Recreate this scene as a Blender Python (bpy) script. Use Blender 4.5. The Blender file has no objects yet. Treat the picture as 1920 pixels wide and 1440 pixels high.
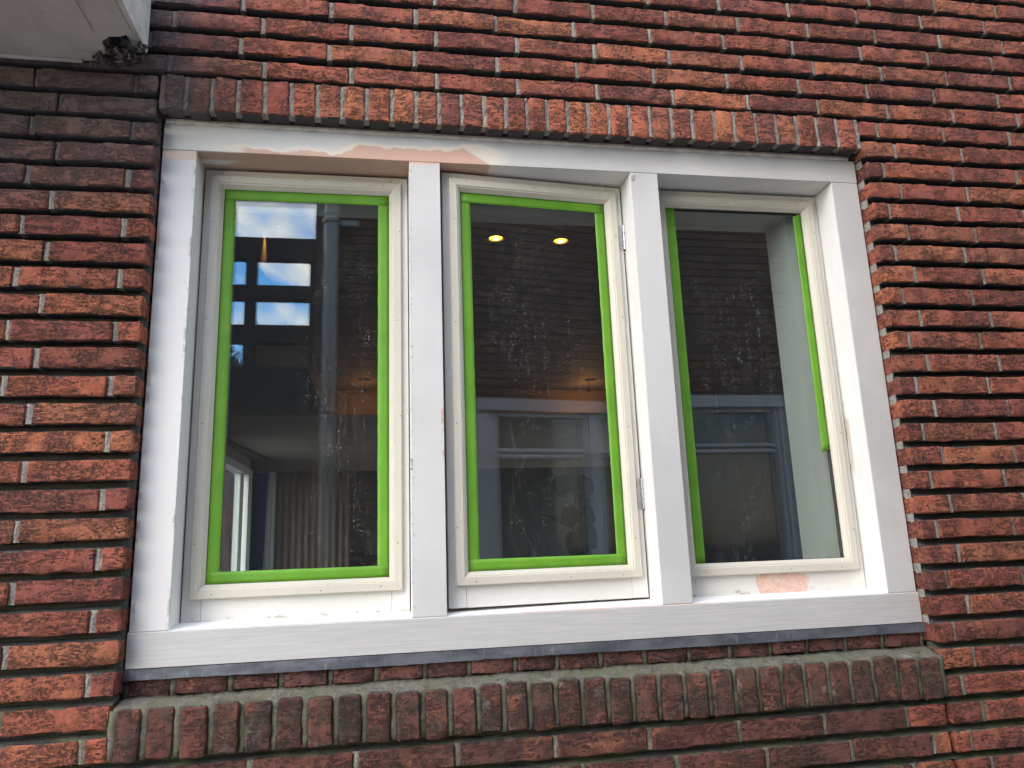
import bpy, bmesh, math, random
from mathutils import Vector, Matrix

random.seed(7)
S = bpy.context.scene
COL = S.collection

# ------------------------------------------------------------------ camera
CAM_POS = Vector((0.5275093, -1.71964263, 0.22105353))
RIGHT = Vector((0.986039651, -0.162628550, -0.0357457823))
DOWN = Vector((1.25111587e-05, 0.214747974, -0.976669498))
FWD = Vector((0.166510679, 0.963034403, 0.211752052))
cam_data = bpy.data.cameras.new("camera")
cam = bpy.data.objects.new("camera", cam_data)
COL.objects.link(cam)
m = Matrix((RIGHT, -DOWN, -FWD)).transposed().to_4x4()
m.translation = CAM_POS
cam.matrix_world = m
cam_data.sensor_width = 36.0
cam_data.lens = 1390.967 / 1920.0 * 36.0
cam_data.clip_start = 0.02
cam_data.clip_end = 400
S.camera = cam
FPX = 1390.967

def px(p):
    q = Vector(p) - CAM_POS
    d = q.dot(FWD)
    if d <= 0.05:
        return (-9999, -9999)
    return (FPX * q.dot(RIGHT) / d + 960, FPX * q.dot(DOWN) / d + 720)

# ------------------------------------------------------------------ light
SUN_DIR = Vector((-0.54, -0.50, 0.64)).normalized()      # towards the sun
SUN_EL = math.asin(SUN_DIR.z)
SUN_AZ = math.atan2(SUN_DIR.x, SUN_DIR.y)
world = bpy.data.worlds.new("World")
S.world = world
world.use_nodes = True
nt = world.node_tree
nt.nodes.clear()
wo = nt.nodes.new("ShaderNodeOutputWorld")
bg = nt.nodes.new("ShaderNodeBackground")
sky = nt.nodes.new("ShaderNodeTexSky")
sky.sky_type = 'NISHITA'
sky.sun_disc = False
sky.sun_elevation = SUN_EL
sky.sun_rotation = SUN_AZ
tc = nt.nodes.new("ShaderNodeTexCoord")
mp = nt.nodes.new("ShaderNodeMapping")
mp.inputs['Scale'].default_value = (1.0, 1.0, 2.2)
mp.inputs['Location'].default_value = (0.62, 0.2, 0.28)
n1 = nt.nodes.new("ShaderNodeTexNoise")
n1.inputs['Scale'].default_value = 4.2
n1.inputs['Detail'].default_value = 9
n1.inputs['Roughness'].default_value = 0.62
n1.inputs['Distortion'].default_value = 0.35
rmp = nt.nodes.new("ShaderNodeValToRGB")
rmp.color_ramp.elements[0].position = 0.46
rmp.color_ramp.elements[0].color = (0, 0, 0, 1)
rmp.color_ramp.elements[1].position = 0.64
rmp.color_ramp.elements[1].color = (1, 1, 1, 1)
mixw = nt.nodes.new("ShaderNodeMix")
mixw.data_type = 'RGBA'
CLOUD = 13.5
mixw.inputs['B'].default_value = (CLOUD, CLOUD * 0.94, CLOUD * 0.80, 1)
nt.links.new(tc.outputs['Generated'], mp.inputs['Vector'])
nt.links.new(mp.outputs[0], n1.inputs['Vector'])
nt.links.new(n1.outputs['Fac'], rmp.inputs[0])
nt.links.new(rmp.outputs[0], mixw.inputs['Factor'])
hs = nt.nodes.new('ShaderNodeHueSaturation')
hs.inputs['Saturation'].default_value = 1.85
hs.inputs['Value'].default_value = 1.5
nt.links.new(sky.outputs[0], hs.inputs['Color'])
nt.links.new(hs.outputs[0], mixw.inputs['A'])
nt.links.new(mixw.outputs['Result'], bg.inputs[0])
bg.inputs[1].default_value = 0.145
nt.links.new(bg.outputs[0], wo.inputs[0])

sd = bpy.data.lights.new("sun", 'SUN')
sd.energy = 0.55
sd.angle = math.radians(48)
sd.color = (1.0, 0.95, 0.87)
sun = bpy.data.objects.new("sun", sd)
COL.objects.link(sun)
sun.rotation_euler = (-SUN_DIR).to_track_quat('-Z', 'Y').to_euler()

S.view_settings.view_transform = 'Standard'
S.view_settings.look = 'None'
S.view_settings.gamma = 1
S.view_settings.exposure = 1.75
S.view_settings.use_curve_mapping = False
S.render.engine = 'CYCLES'
S.cycles.max_bounces = 8
S.cycles.diffuse_bounces = 4
S.cycles.glossy_bounces = 4
S.cycles.transparent_max_bounces = 24
S.cycles.caustics_reflective = False
S.cycles.caustics_refractive = False
S.cycles.use_denoising = True

# ------------------------------------------------------------------ materials
class NT:
    """small helper round a material's node tree"""
    def __init__(self, name, spec=0.3, rough=0.7):
        self.m = bpy.data.materials.new(name)
        self.m.use_nodes = True
        self.t = self.m.node_tree
        self.b = self.t.nodes['Principled BSDF']
        self.b.inputs['Roughness'].default_value = rough
        self.b.inputs['Specular IOR Level'].default_value = spec
        self.out = self.t.nodes['Material Output']
        self._pos = None
    def n(self, typ, **kw):
        x = self.t.nodes.new(typ)
        for k, v in kw.items():
            setattr(x, k, v)
        return x
    def l(self, a, b):
        self.t.links.new(a, b)
    def pos(self):
        if self._pos is None:
            self._pos = self.n('ShaderNodeNewGeometry').outputs['Position']
        return self._pos
    def xyz(self):
        s = self.n('ShaderNodeSeparateXYZ')
        self.l(self.pos(), s.inputs[0])
        return s.outputs
    def mapped(self, scale=(1, 1, 1), loc=(0, 0, 0), vec=None):
        mpn = self.n('ShaderNodeMapping')
        mpn.inputs['Scale'].default_value = scale
        mpn.inputs['Location'].default_value = loc
        self.l(vec or self.pos(), mpn.inputs['Vector'])
        return mpn.outputs[0]
    def noise(self, scale, detail=4, rough=0.55, dist=0.0, sc=(1, 1, 1), loc=(0, 0, 0), typ=None):
        x = self.n('ShaderNodeTexNoise')
        if typ:
            x.noise_type = typ
        x.inputs['Scale'].default_value = scale
        x.inputs['Detail'].default_value = detail
        x.inputs['Roughness'].default_value = rough
        x.inputs['Distortion'].default_value = dist
        self.l(self.mapped(sc, loc), x.inputs['Vector'])
        return x.outputs['Fac']
    def voro(self, scale, sc=(1, 1, 1), feature='F1', rnd=1.0):
        x = self.n('ShaderNodeTexVoronoi')
        x.feature = feature
        x.inputs['Scale'].default_value = scale
        x.inputs['Randomness'].default_value = rnd
        self.l(self.mapped(sc), x.inputs['Vector'])
        return x
    def math(self, op, a, b=None, c=None, clamp=False):
        x = self.n('ShaderNodeMath', operation=op, use_clamp=clamp)
        for i, v in enumerate((a, b, c)):
            if v is None:
                continue
            if isinstance(v, (int, float)):
                x.inputs[i].default_value = v
            else:
                self.l(v, x.inputs[i])
        return x.outputs[0]
    def ss(self, v, lo, hi):
        """smooth step of v from lo to hi -> 0..1 (lo > hi inverts)"""
        x = self.n('ShaderNodeMapRange', interpolation_type='SMOOTHSTEP')
        inv = lo > hi
        x.inputs['From Min'].default_value = min(lo, hi)
        x.inputs['From Max'].default_value = max(lo, hi)
        x.inputs['To Min'].default_value = 1.0 if inv else 0.0
        x.inputs['To Max'].default_value = 0.0 if inv else 1.0
        self.l(v, x.inputs['Value'])
        return x.outputs['Result']
    def mix(self, fac, a, b, blend='MIX'):
        x = self.n('ShaderNodeMix', data_type='RGBA', blend_type=blend)
        for nm, v in (('Factor', fac), ('A', a), ('B', b)):
            if isinstance(v, (int, float)):
                x.inputs[nm].default_value = v
            elif isinstance(v, tuple):
                x.inputs[nm].default_value = (*v, 1)
            else:
                self.l(v, x.inputs[nm])
        return x.outputs['Result']
    def ramp(self, fac, stops):
        x = self.n('ShaderNodeValToRGB')
        e = x.color_ramp.elements
        while len(e) < len(stops):
            e.new(0.5)
        for i, (p, c) in enumerate(stops):
            e[i].position = p
            e[i].color = (*c, 1) if isinstance(c, tuple) else (c, c, c, 1)
        self.l(fac, x.inputs[0])
        return x.outputs[0]
    def color(self, c):
        if isinstance(c, tuple):
            self.b.inputs['Base Color'].default_value = (*c, 1)
        else:
            self.l(c, self.b.inputs['Base Color'])
    def bump(self, h, strength=0.5, dist=0.002):
        x = self.n('ShaderNodeBump')
        x.inputs['Strength'].default_value = strength
        x.inputs['Distance'].default_value = dist
        self.l(h, x.inputs['Height'])
        self.l(x.outputs[0], self.b.inputs['Normal'])

def brick_material(name, stops, grime=0.0, crease_shade=(0.035, 0.028, 0.027), moss=False):
    M = NT(name, spec=0.2, rough=0.85)
    at = M.n('ShaderNodeAttribute')
    at.attribute_name = 'tone'
    oi = M.n('ShaderNodeObjectInfo')
    tone = M.math('FRACT', M.math('ADD', at.outputs['Fac'], oi.outputs['Random']))
    base = M.ramp(tone, stops)
    # big blotches: purple or burnt areas on single bricks
    blot = M.noise(9, 3, 0.6)
    base = M.mix(M.math('MULTIPLY', M.ss(blot, 0.52, 0.66), 0.45), base, (0.20, 0.072, 0.058))
    blot2 = M.noise(14, 3, 0.6, loc=(3, 1, 7))
    base = M.mix(M.math('MULTIPLY', M.ss(blot2, 0.55, 0.70), 0.55), base, (0.42, 0.15, 0.075))
    fine = M.noise(160, 5, 0.7)
    base = M.mix(M.math('MULTIPLY', M.ss(fine, 0.38, 0.62), 0.45), base, (0.14, 0.060, 0.046))
    # creases of the hand thrown clay: thin wandering lines in loose patches
    c1 = M.noise(30, 6, 0.72, 0.5, sc=(0.50, 0.9, 1.8))
    c2 = M.noise(44, 6, 0.75, 0.6, sc=(0.55, 0.9, 1.8), loc=(3, 5, 1))
    l1 = M.ss(M.math('ABSOLUTE', M.math('SUBTRACT', c1, 0.5)), 0.042, 0.010)
    l2 = M.ss(M.math('ABSOLUTE', M.math('SUBTRACT', c2, 0.52)), 0.044, 0.010)
    region = M.ss(M.noise(13, 3, 0.6, loc=(5, 2, 1)), 0.42, 0.56)
    region2 = M.ss(M.noise(17, 3, 0.6, loc=(15, 2, 8)), 0.44, 0.58)
    cmask = M.math('MAXIMUM', M.math('MULTIPLY', l1, region), M.math('MULTIPLY', l2, region2))
    cmask = M.math('MULTIPLY', cmask, M.ss(M.noise(150, 4, 0.8), 0.40, 0.54))
    pits = M.voro(75, sc=(0.7, 0.8, 1.4))
    pm = M.math('MULTIPLY', M.ss(pits.outputs['Distance'], 0.34, 0.16), M.ss(M.noise(30, 3, 0.6, loc=(9, 4, 2)), 0.50, 0.60))
    holes = M.voro(19, sc=(0.6, 0.8, 1.3))
    hs_ = M.n('ShaderNodeSeparateColor')
    M.l(holes.outputs['Color'], hs_.inputs[0])
    hd = M.math('ADD', holes.outputs['Distance'], M.math('MULTIPLY', M.math('SUBTRACT', M.noise(70, 4, 0.7), 0.5), 0.16))
    hm = M.math('MULTIPLY', M.ss(hd, 0.20, 0.13), M.ss(hs_.outputs['Green'], 0.80, 0.84))
    mask = M.math('MAXIMUM', M.math('MAXIMUM', cmask, pm), hm)
    base = M.mix(M.math('MULTIPLY', mask, 0.86), base, crease_shade)  # shade of creases, pits and holes painted into the colour
    # soot veil: fine and coarse
    veil = M.ss(M.noise(42, 8, 0.80, 0.6, loc=(1, 8, 3)), 0.46, 0.70)
    base = M.mix(M.math('MULTIPLY', veil, 0.34 + grime), base, (0.055, 0.040, 0.037))
    veil2 = M.ss(M.noise(210, 5, 0.8, 0.3, loc=(2, 8, 3)), 0.52, 0.66)
    base = M.mix(M.math('MULTIPLY', veil2, 0.36), base, (0.07, 0.045, 0.040))
    hi = M.ss(M.noise(90, 6, 0.75, 0.3, loc=(6, 1, 3)), 0.56, 0.72)
    base = M.mix(M.math('MULTIPLY', hi, 0.12 if moss else 0.30), base, (0.62, 0.26, 0.16))
    # pale lime specks
    sp = M.voro(95)
    lime = M.math('MULTIPLY', M.ss(sp.outputs['Distance'], 0.14, 0.07), M.ss(M.noise(7, 2, 0.5, loc=(2, 2, 9)), 0.60, 0.68))
    base = M.mix(M.math('MULTIPLY', lime, 0.7), base, (0.5, 0.42, 0.36))
    # darker, greyer corner below the canopy
    o = M.xyz()
    wx = M.math('ADD', o['X'], M.math('MULTIPLY', M.math('SUBTRACT', M.noise(6, 4, 0.6), 0.5), 0.35))
    wz = M.math('ADD', o['Z'], M.math('MULTIPLY', M.math('SUBTRACT', M.noise(5, 4, 0.6, loc=(4, 4, 4)), 0.5), 0.35))
    corner = M.math('MULTIPLY', M.ss(wx, 0.24, -0.02), M.ss(wz, 0.88, 1.28))
    base = M.mix(M.math('MULTIPLY', corner, 0.88), base, (0.125, 0.108, 0.110))
    if moss:
        g = M.math('MULTIPLY', M.ss(M.noise(24, 5, 0.7), 0.44, 0.62), 0.62)
        base = M.mix(g, base, (0.062, 0.056, 0.042))
        base = M.mix(M.math('MULTIPLY', M.ss(M.noise(15, 5, 0.7, loc=(7, 7, 1)), 0.57, 0.68), 0.5), base, (0.25, 0.23, 0.20))
    M.color(base)
    h = M.math('ADD', M.math('MULTIPLY', M.noise(60, 8, 0.78, 0.5), 1.5),
               M.math('MULTIPLY', M.noise(260, 4, 0.75), 0.5))
    h = M.math('SUBTRACT', h, M.math('MULTIPLY', mask, 0.9))
    M.bump(h, 1.0, 0.0055)
    return M.m

RED = [(0.0, (0.259, 0.071, 0.044)), (0.16, (0.474, 0.133, 0.069)), (0.32, (0.346, 0.095, 0.056)), (0.47, (0.512, 0.161, 0.073)),
       (0.60, (0.401, 0.138, 0.069)), (0.72, (0.293, 0.078, 0.056)), (0.85, (0.485, 0.138, 0.071)), (0.94, (0.224, 0.069, 0.051)), (1.0, (0.420, 0.115, 0.060))]
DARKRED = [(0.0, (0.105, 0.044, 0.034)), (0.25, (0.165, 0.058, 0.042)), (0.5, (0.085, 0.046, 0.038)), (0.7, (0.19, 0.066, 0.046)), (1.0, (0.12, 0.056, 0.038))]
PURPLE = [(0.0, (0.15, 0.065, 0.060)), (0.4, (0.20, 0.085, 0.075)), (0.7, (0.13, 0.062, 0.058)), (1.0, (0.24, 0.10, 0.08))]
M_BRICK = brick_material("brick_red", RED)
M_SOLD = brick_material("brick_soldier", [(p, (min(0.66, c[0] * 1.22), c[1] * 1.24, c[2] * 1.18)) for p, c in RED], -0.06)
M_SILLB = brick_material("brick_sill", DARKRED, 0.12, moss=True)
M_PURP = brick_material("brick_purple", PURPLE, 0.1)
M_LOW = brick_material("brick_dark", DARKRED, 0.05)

def mortar_material(name, c1, c2, rim=False):
    M = NT(name, spec=0.15, rough=0.95)
    base = M.mix(M.noise(70, 6, 0.7), c1, c2)
    base = M.mix(M.math('MULTIPLY', M.ss(M.noise(240, 5, 0.75), 0.46, 0.60), 0.65), base, (0.085, 0.078, 0.07))
    if rim:
        base = M.mix(M.math('MULTIPLY', M.ss(M.noise(26, 6, 0.75, 0.8), 0.50, 0.64), 0.75), base, (0.045, 0.045, 0.036))
        base = M.mix(M.math('MULTIPLY', M.ss(M.noise(40, 6, 0.8, 1.5, loc=(4, 4, 9)), 0.58, 0.68), 0.7), base, (0.36, 0.34, 0.29))
    o = M.xyz()
    low = M.ss(M.math('ADD', o['Z'], M.math('MULTIPLY', M.noise(9, 3, 0.6), 0.1)), 0.06, -0.03)
    gm = M.math('MULTIPLY', M.math('MULTIPLY', low, M.ss(M.noise(18, 5, 0.7, loc=(1, 5, 2)), 0.42, 0.62)), 0.75)
    base = M.mix(gm, base, (0.10, 0.105, 0.055))
    corner = M.math('MULTIPLY', M.ss(o['X'], 0.18, -0.02), M.ss(o['Z'], 0.88, 1.25))
    base = M.mix(M.math('MULTIPLY', corner, 0.90), base, (0.12, 0.105, 0.107))
    M.color(base)
    M.bump(M.math('ADD', M.noise(90, 6, 0.75), M.math('MULTIPLY', M.noise(420, 3, 0.6), 0.5)), 1.0, 0.0030)
    return M.m
M_JOINT = mortar_material("mortar_joint", (0.38, 0.345, 0.29), (0.19, 0.175, 0.15))
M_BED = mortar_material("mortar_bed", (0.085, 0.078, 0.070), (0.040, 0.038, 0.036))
M_SILLMORTAR = mortar_material("mortar_sill", (0.24, 0.22, 0.175), (0.055, 0.052, 0.040), rim=True)

def paint_material(name, base, kind='', rough=0.5, grain='v', dirt=0.12):
    M = NT(name, spec=0.35, rough=rough)
    o = M.xyz()
    sc = (60, 60, 2.5) if grain == 'v' else (2.5, 60, 90)
    g = M.noise(4.0, 5, 0.6, sc=sc)
    blot = M.noise(4.5, 4, 0.6)
    col = M.mix(M.math('MULTIPLY', M.ss(blot, 0.40, 0.68), 0.22), base, tuple(c * 0.80 for c in base))
    col = M.mix(M.math('MULTIPLY', M.ss(g, 0.42, 0.72), dirt), col, tuple(c * 0.55 for c in base))
    if kind in ('head', 'jamb', 'mullion', 'sill'):
        # sanded and primed front faces against old white paint on the sides
        fr = M.ss(o['Y'], 0.0035, 0.0022)
        pr = M.mix(M.ss(M.noise(3.5, 4, 0.6, loc=(8, 1, 2)), 0.38, 0.64), (0.525, 0.510, 0.480), (0.465, 0.450, 0.425))
        pr = M.mix(M.math('MULTIPLY', M.ss(g, 0.40, 0.70), 0.13), pr, (0.44, 0.44, 0.45))
        pr = M.mix(M.ss(o['X'], 0.9, -0.1), pr, (0.62, 0.60, 0.57)) if kind != 'sill' else pr  # fronts lighter towards the left: light fall-off put into the colour
        col = M.mix(fr, col, pr)
    # scuffs
    sc2 = M.math('MULTIPLY', M.ss(M.noise(60, 4, 0.65, 1.0, sc=(1, 1, 0.5)), 0.66, 0.72), M.ss(M.noise(5, 2, 0.5, loc=(3, 9, 1)), 0.50, 0.62))
    col = M.mix(M.math('MULTIPLY', sc2, 0.5), col, (0.42, 0.38, 0.33))
    if kind == 'head':
        w = M.noise(7.5, 5, 0.6, loc=(0.3, 0, 0.2))
        wob = M.math('MULTIPLY', M.math('SUBTRACT', w, 0.5), 0.085)
        zz = M.math('ADD', o['Z'], wob)
        # bare filler band over the left mullion: lower part of the head
        top = M.ss(o['X'], 0.34, 0.60)
        lim = M.math('ADD', 1.186, M.math('MULTIPLY', top, 0.026))
        under = M.ss(M.math('SUBTRACT', zz, lim), 0.0015, -0.0015)
        xr = M.math('MULTIPLY', M.ss(M.math('ADD', o['X'], wob), 0.17, 0.20), M.ss(M.math('ADD', o['X'], M.math('MULTIPLY', M.math('SUBTRACT', o['Z'], 1.17), 1.6)), 0.80, 0.79))
        pk = M.math('MULTIPLY', under, xr)
        halo = M.math('MULTIPLY', M.ss(M.math('SUBTRACT', zz, lim), 0.013, 0.007), M.math('MULTIPLY', M.ss(M.math('ADD', o['X'], wob), 0.10, 0.16), M.ss(o['X'], 0.86, 0.78)))
        col = M.mix(M.math('MULTIPLY', halo, 0.65), col, (0.72, 0.62, 0.50))
        pinkc = M.mix(M.noise(30, 4, 0.6), (0.58, 0.37, 0.28), (0.50, 0.30, 0.22))
        col = M.mix(M.math('MULTIPLY', pk, 0.92), col, pinkc)
        # blue-grey shade of the lintel painted along the top edge
        top_shade = M.math('MULTIPLY', M.ss(M.math('ADD', o['Z'], M.math('MULTIPLY', M.noise(14, 4, 0.6), 0.03)), 1.238, 1.262), 0.45)
        col = M.mix(top_shade, col, (0.30, 0.30, 0.33))
        # underside: brownish old filler behind the front edge of the left bay
        un = M.math('MULTIPLY', M.ss(o['Y'], 0.002, 0.006), M.ss(o['X'], 0.60, 0.58))
        w2 = M.ss(M.math('ADD', M.noise(9, 4, 0.6, sc=(0.5, 1.8, 1)), M.math('MULTIPLY', o['X'], -0.10)), 0.40, 0.44)
        col = M.mix(M.math('MULTIPLY', M.math('MULTIPLY', un, w2), 0.9), col, (0.50, 0.34, 0.25))
    if kind == 'mullion':
        w = M.noise(26, 4, 0.6)
        zz = M.math('ADD', o['Z'], M.math('MULTIPLY', M.math('SUBTRACT', w, 0.5), 0.02))
        pk = M.math('MULTIPLY', M.ss(zz, 1.1665, 1.1675), M.ss(o['X'], 0.70, 0.69))
        pinkc = M.mix(M.noise(30, 4, 0.6), (0.66, 0.42, 0.34), (0.58, 0.34, 0.27))
        col = M.mix(M.math('MULTIPLY', pk, 0.9), col, pinkc)
        # worn arris of the left mullion at 0.58..0.6 high and bare wood chip
        chip = M.math('MULTIPLY', M.ss(M.noise(55, 4, 0.7, sc=(1.4, 1, 0.45)), 0.50, 0.54), M.ss(M.math('ABSOLUTE', M.math('SUBTRACT', o['X'], 0.660)), 0.009, 0.004))
        band = M.ss(M.math('ABSOLUTE', M.math('SUBTRACT', o['Z'], 0.50)), 0.085, 0.06)
        col = M.mix(M.math('MULTIPLY', M.math('MULTIPLY', chip, band), 0.9), col, (0.46, 0.28, 0.20))
        chip2 = M.math('MULTIPLY', M.ss(M.noise(70, 4, 0.7), 0.56, 0.60), M.ss(M.math('ABSOLUTE', M.math('SUBTRACT', o['X'], 0.585)), 0.007, 0.003))
        col = M.mix(M.math('MULTIPLY', chip2, 0.85), col, (0.36, 0.31, 0.27))
    if kind == 'jamb':
        e = M.math('MULTIPLY', M.ss(M.math('ABSOLUTE', M.math('SUBTRACT', o['X'], 0.0765)), 0.006, 0.002), M.ss(o['Y'], 0.010, 0.004))
        chip = M.math('MULTIPLY', M.ss(M.noise(48, 5, 0.7, sc=(1, 1, 0.5)), 0.52, 0.57), e)
        col = M.mix(M.math('MULTIPLY', chip, 0.8), col, (0.36, 0.33, 0.28))
        w = M.noise(16, 4, 0.6)
        zz = M.math('ADD', o['Z'], M.math('MULTIPLY', M.math('SUBTRACT', w, 0.5), 0.03))
        pk = M.math('MULTIPLY', M.ss(zz, 1.147, 1.149), M.ss(o['X'], 0.09, 0.08))
        col = M.mix(M.math('MULTIPLY', pk, 0.75), col, (0.62, 0.45, 0.37))
        edge = M.math('MULTIPLY', M.ss(M.math('ADD', o['X'], M.math('MULTIPLY', M.noise(13, 4, 0.6), 0.02)), 0.020, 0.014), M.ss(M.noise(9, 3, 0.6, loc=(2, 2, 2)), 0.52, 0.56))
        col = M.mix(M.math('MULTIPLY', M.math('MULTIPLY', edge, M.ss(o['X'], 0.5, 0.4)), 0.7), col, (0.34, 0.27, 0.22))
        # brown weathering streak on the right jamb by the glazing bead
        st = M.math('MULTIPLY', M.ss(M.math('ABSOLUTE', M.math('SUBTRACT', o['Z'], 0.47)), 0.12, 0.06), M.ss(o['Y'], 0.064, 0.070))
        st = M.math('MULTIPLY', st, M.ss(M.noise(20, 4, 0.6, sc=(1, 2, 0.5)), 0.40, 0.50))
        col = M.mix(M.math('MULTIPLY', M.math('MULTIPLY', st, M.ss(o['X'], 1.6, 1.7)), 0.8), col, (0.45, 0.38, 0.27))
    if kind == 'sill':
        front = M.ss(o['Y'], 0.003, 0.001)
        col = M.mix(M.math('MULTIPLY', front, 1.0), col, M.mix(M.ss(g, 0.3, 0.7), (0.475, 0.458, 0.432), (0.405, 0.390, 0.368)))
        line = M.math('MULTIPLY', M.ss(M.math('ADD', o['Z'], M.math('MULTIPLY', M.noise(6, 3, 0.6), 0.006)), 0.0715, 0.073), M.ss(M.noise(3.2, 2, 0.5, loc=(1.7, 0, 0)), 0.50, 0.53))
        line = M.math('MULTIPLY', line, M.math('MULTIPLY', M.ss(o['Y'], 0.006, 0.003), M.ss(o['X'], 0.60, 0.68)))
        col = M.mix(M.math('MULTIPLY', line, 0.8), col, (0.50, 0.30, 0.24))
    if kind == 'rail':
        # bare pink filler on the bottom rail of the right hand pane
        w = M.noise(26, 4, 0.6)
        wob = M.math('MULTIPLY', M.math('SUBTRACT', w, 0.5), 0.05)
        xx = M.math('ADD', o['X'], wob)
        pk = M.math('MULTIPLY', M.ss(xx, 1.448, 1.452), M.ss(xx, 1.582, 1.578))
        pk = M.math('MULTIPLY', pk, M.ss(M.math('ADD', o['Z'], wob), 0.132, 0.128))
        pc = M.mix(M.ss(M.noise(40, 4, 0.7, 1.5), 0.42, 0.58), (0.64, 0.38, 0.29), (0.68, 0.50, 0.42))
        col = M.mix(M.math('MULTIPLY', pk, 0.92), col, pc)
        # peeling line along the bottom edge
        pe = M.math('MULTIPLY', M.ss(M.noise(45, 5, 0.7, sc=(0.5, 1, 1.4)), 0.55, 0.60), M.ss(M.math('ADD', o['Z'], M.math('MULTIPLY', w, 0.02)), 0.100, 0.092))
        col = M.mix(M.math('MULTIPLY', pe, 0.7), col, (0.30, 0.26, 0.22))
    M.color(col)
    h = M.math('ADD', M.math('MULTIPLY', g, 0.6), M.math('MULTIPLY', M.noise(45, 4, 0.6), 0.7))
    M.bump(h, 0.30, 0.0009)
    return M.m
WHITE = (0.69, 0.675, 0.645)
M_HEAD = paint_material("paint_head", WHITE, 'head', grain='h')
M_JAMB = paint_material("paint_jamb", WHITE, 'jamb')
M_MULL = paint_material("paint_mullion", WHITE, 'mullion')
M_SILL = paint_material("paint_sill", (0.76, 0.75, 0.72), 'sill', grain='h')
M_SASH = paint_material("paint_sash", (0.66, 0.64, 0.585), 'rail', grain='h')
M_BEAD = paint_material("paint_bead", (0.56, 0.52, 0.43), 'bead', rough=0.42, dirt=0.10)

def simple(name, c, rough=0.7, spec=0.3, metal=0.0, var=0.12, scale=12, bump=0.2, bdist=0.002):
    M = NT(name, spec=spec, rough=rough)
    M.b.inputs['Metallic'].default_value = metal
    M.color(M.mix(M.math('MULTIPLY', M.ss(M.noise(scale, 5, 0.6), 0.35, 0.7), var * 3), c, tuple(x * (1 - var * 2.2) for x in c)))
    if bump:
        M.bump(M.noise(scale * 8, 5, 0.65), bump, bdist)
    return M.m
M_CAULK = simple("caulk", (0.50, 0.47, 0.43), 0.8, var=0.22, scale=30, bump=0.6)
M_DARK = simple("dark_gap", (0.03, 0.03, 0.03), 0.9)
M_NAIL = simple("nail_hole", (0.06, 0.05, 0.045), 0.7)
M_STEEL = simple("hinge_steel", (0.48, 0.48, 0.47), 0.38, metal=0.85, var=0.2, scale=60)

def tape_material():
    M = NT("green_tape", spec=0.35, rough=0.55)
    c = M.mix(M.ss(M.noise(10, 4, 0.6), 0.35, 0.7), (0.135, 0.320, 0.022), (0.100, 0.262, 0.016))
    crep = M.noise(300, 3, 0.6, sc=(1, 1, 0.35))
    c = M.mix(M.math('MULTIPLY', M.ss(crep, 0.5, 0.75), 0.16), c, (0.20, 0.48, 0.06))
    cr = M.ss(M.noise(22, 5, 0.7, 1.5, typ='RIDGED_MULTIFRACTAL'), 1.45, 1.7)
    c = M.mix(M.math('MULTIPLY', cr, 0.30), c, (0.28, 0.50, 0.12))
    c = M.mix(M.math('MULTIPLY', M.ss(M.noise(3.0, 4, 0.65, sc=(3, 1, 1)), 0.42, 0.66), 0.35), c, (0.085, 0.24, 0.018))
    M.color(c)
    M.bump(M.math('ADD', M.noise(35, 5, 0.6), M.math('MULTIPLY', crep, 0.4)), 0.5, 0.0010)
    return M.m
M_TAPE = tape_material()

def lead_material():
    M = NT("lead", spec=0.4, rough=0.55)
    M.b.inputs['Metallic'].default_value = 0.35
    c = M.mix(M.ss(M.noise(9, 5, 0.65, sc=(1, 1, 3)), 0.38, 0.66), (0.058, 0.060, 0.067), (0.115, 0.118, 0.128))
    c = M.mix(M.math('MULTIPLY', M.ss(M.noise(60, 5, 0.75, sc=(2.2, 1, 0.35)), 0.55, 0.72), 0.6), c, (0.20, 0.21, 0.24))
    M.color(c)
    M.bump(M.noise(40, 4, 0.6), 0.6, 0.002)
    return M.m
M_LEAD = lead_material()

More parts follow.
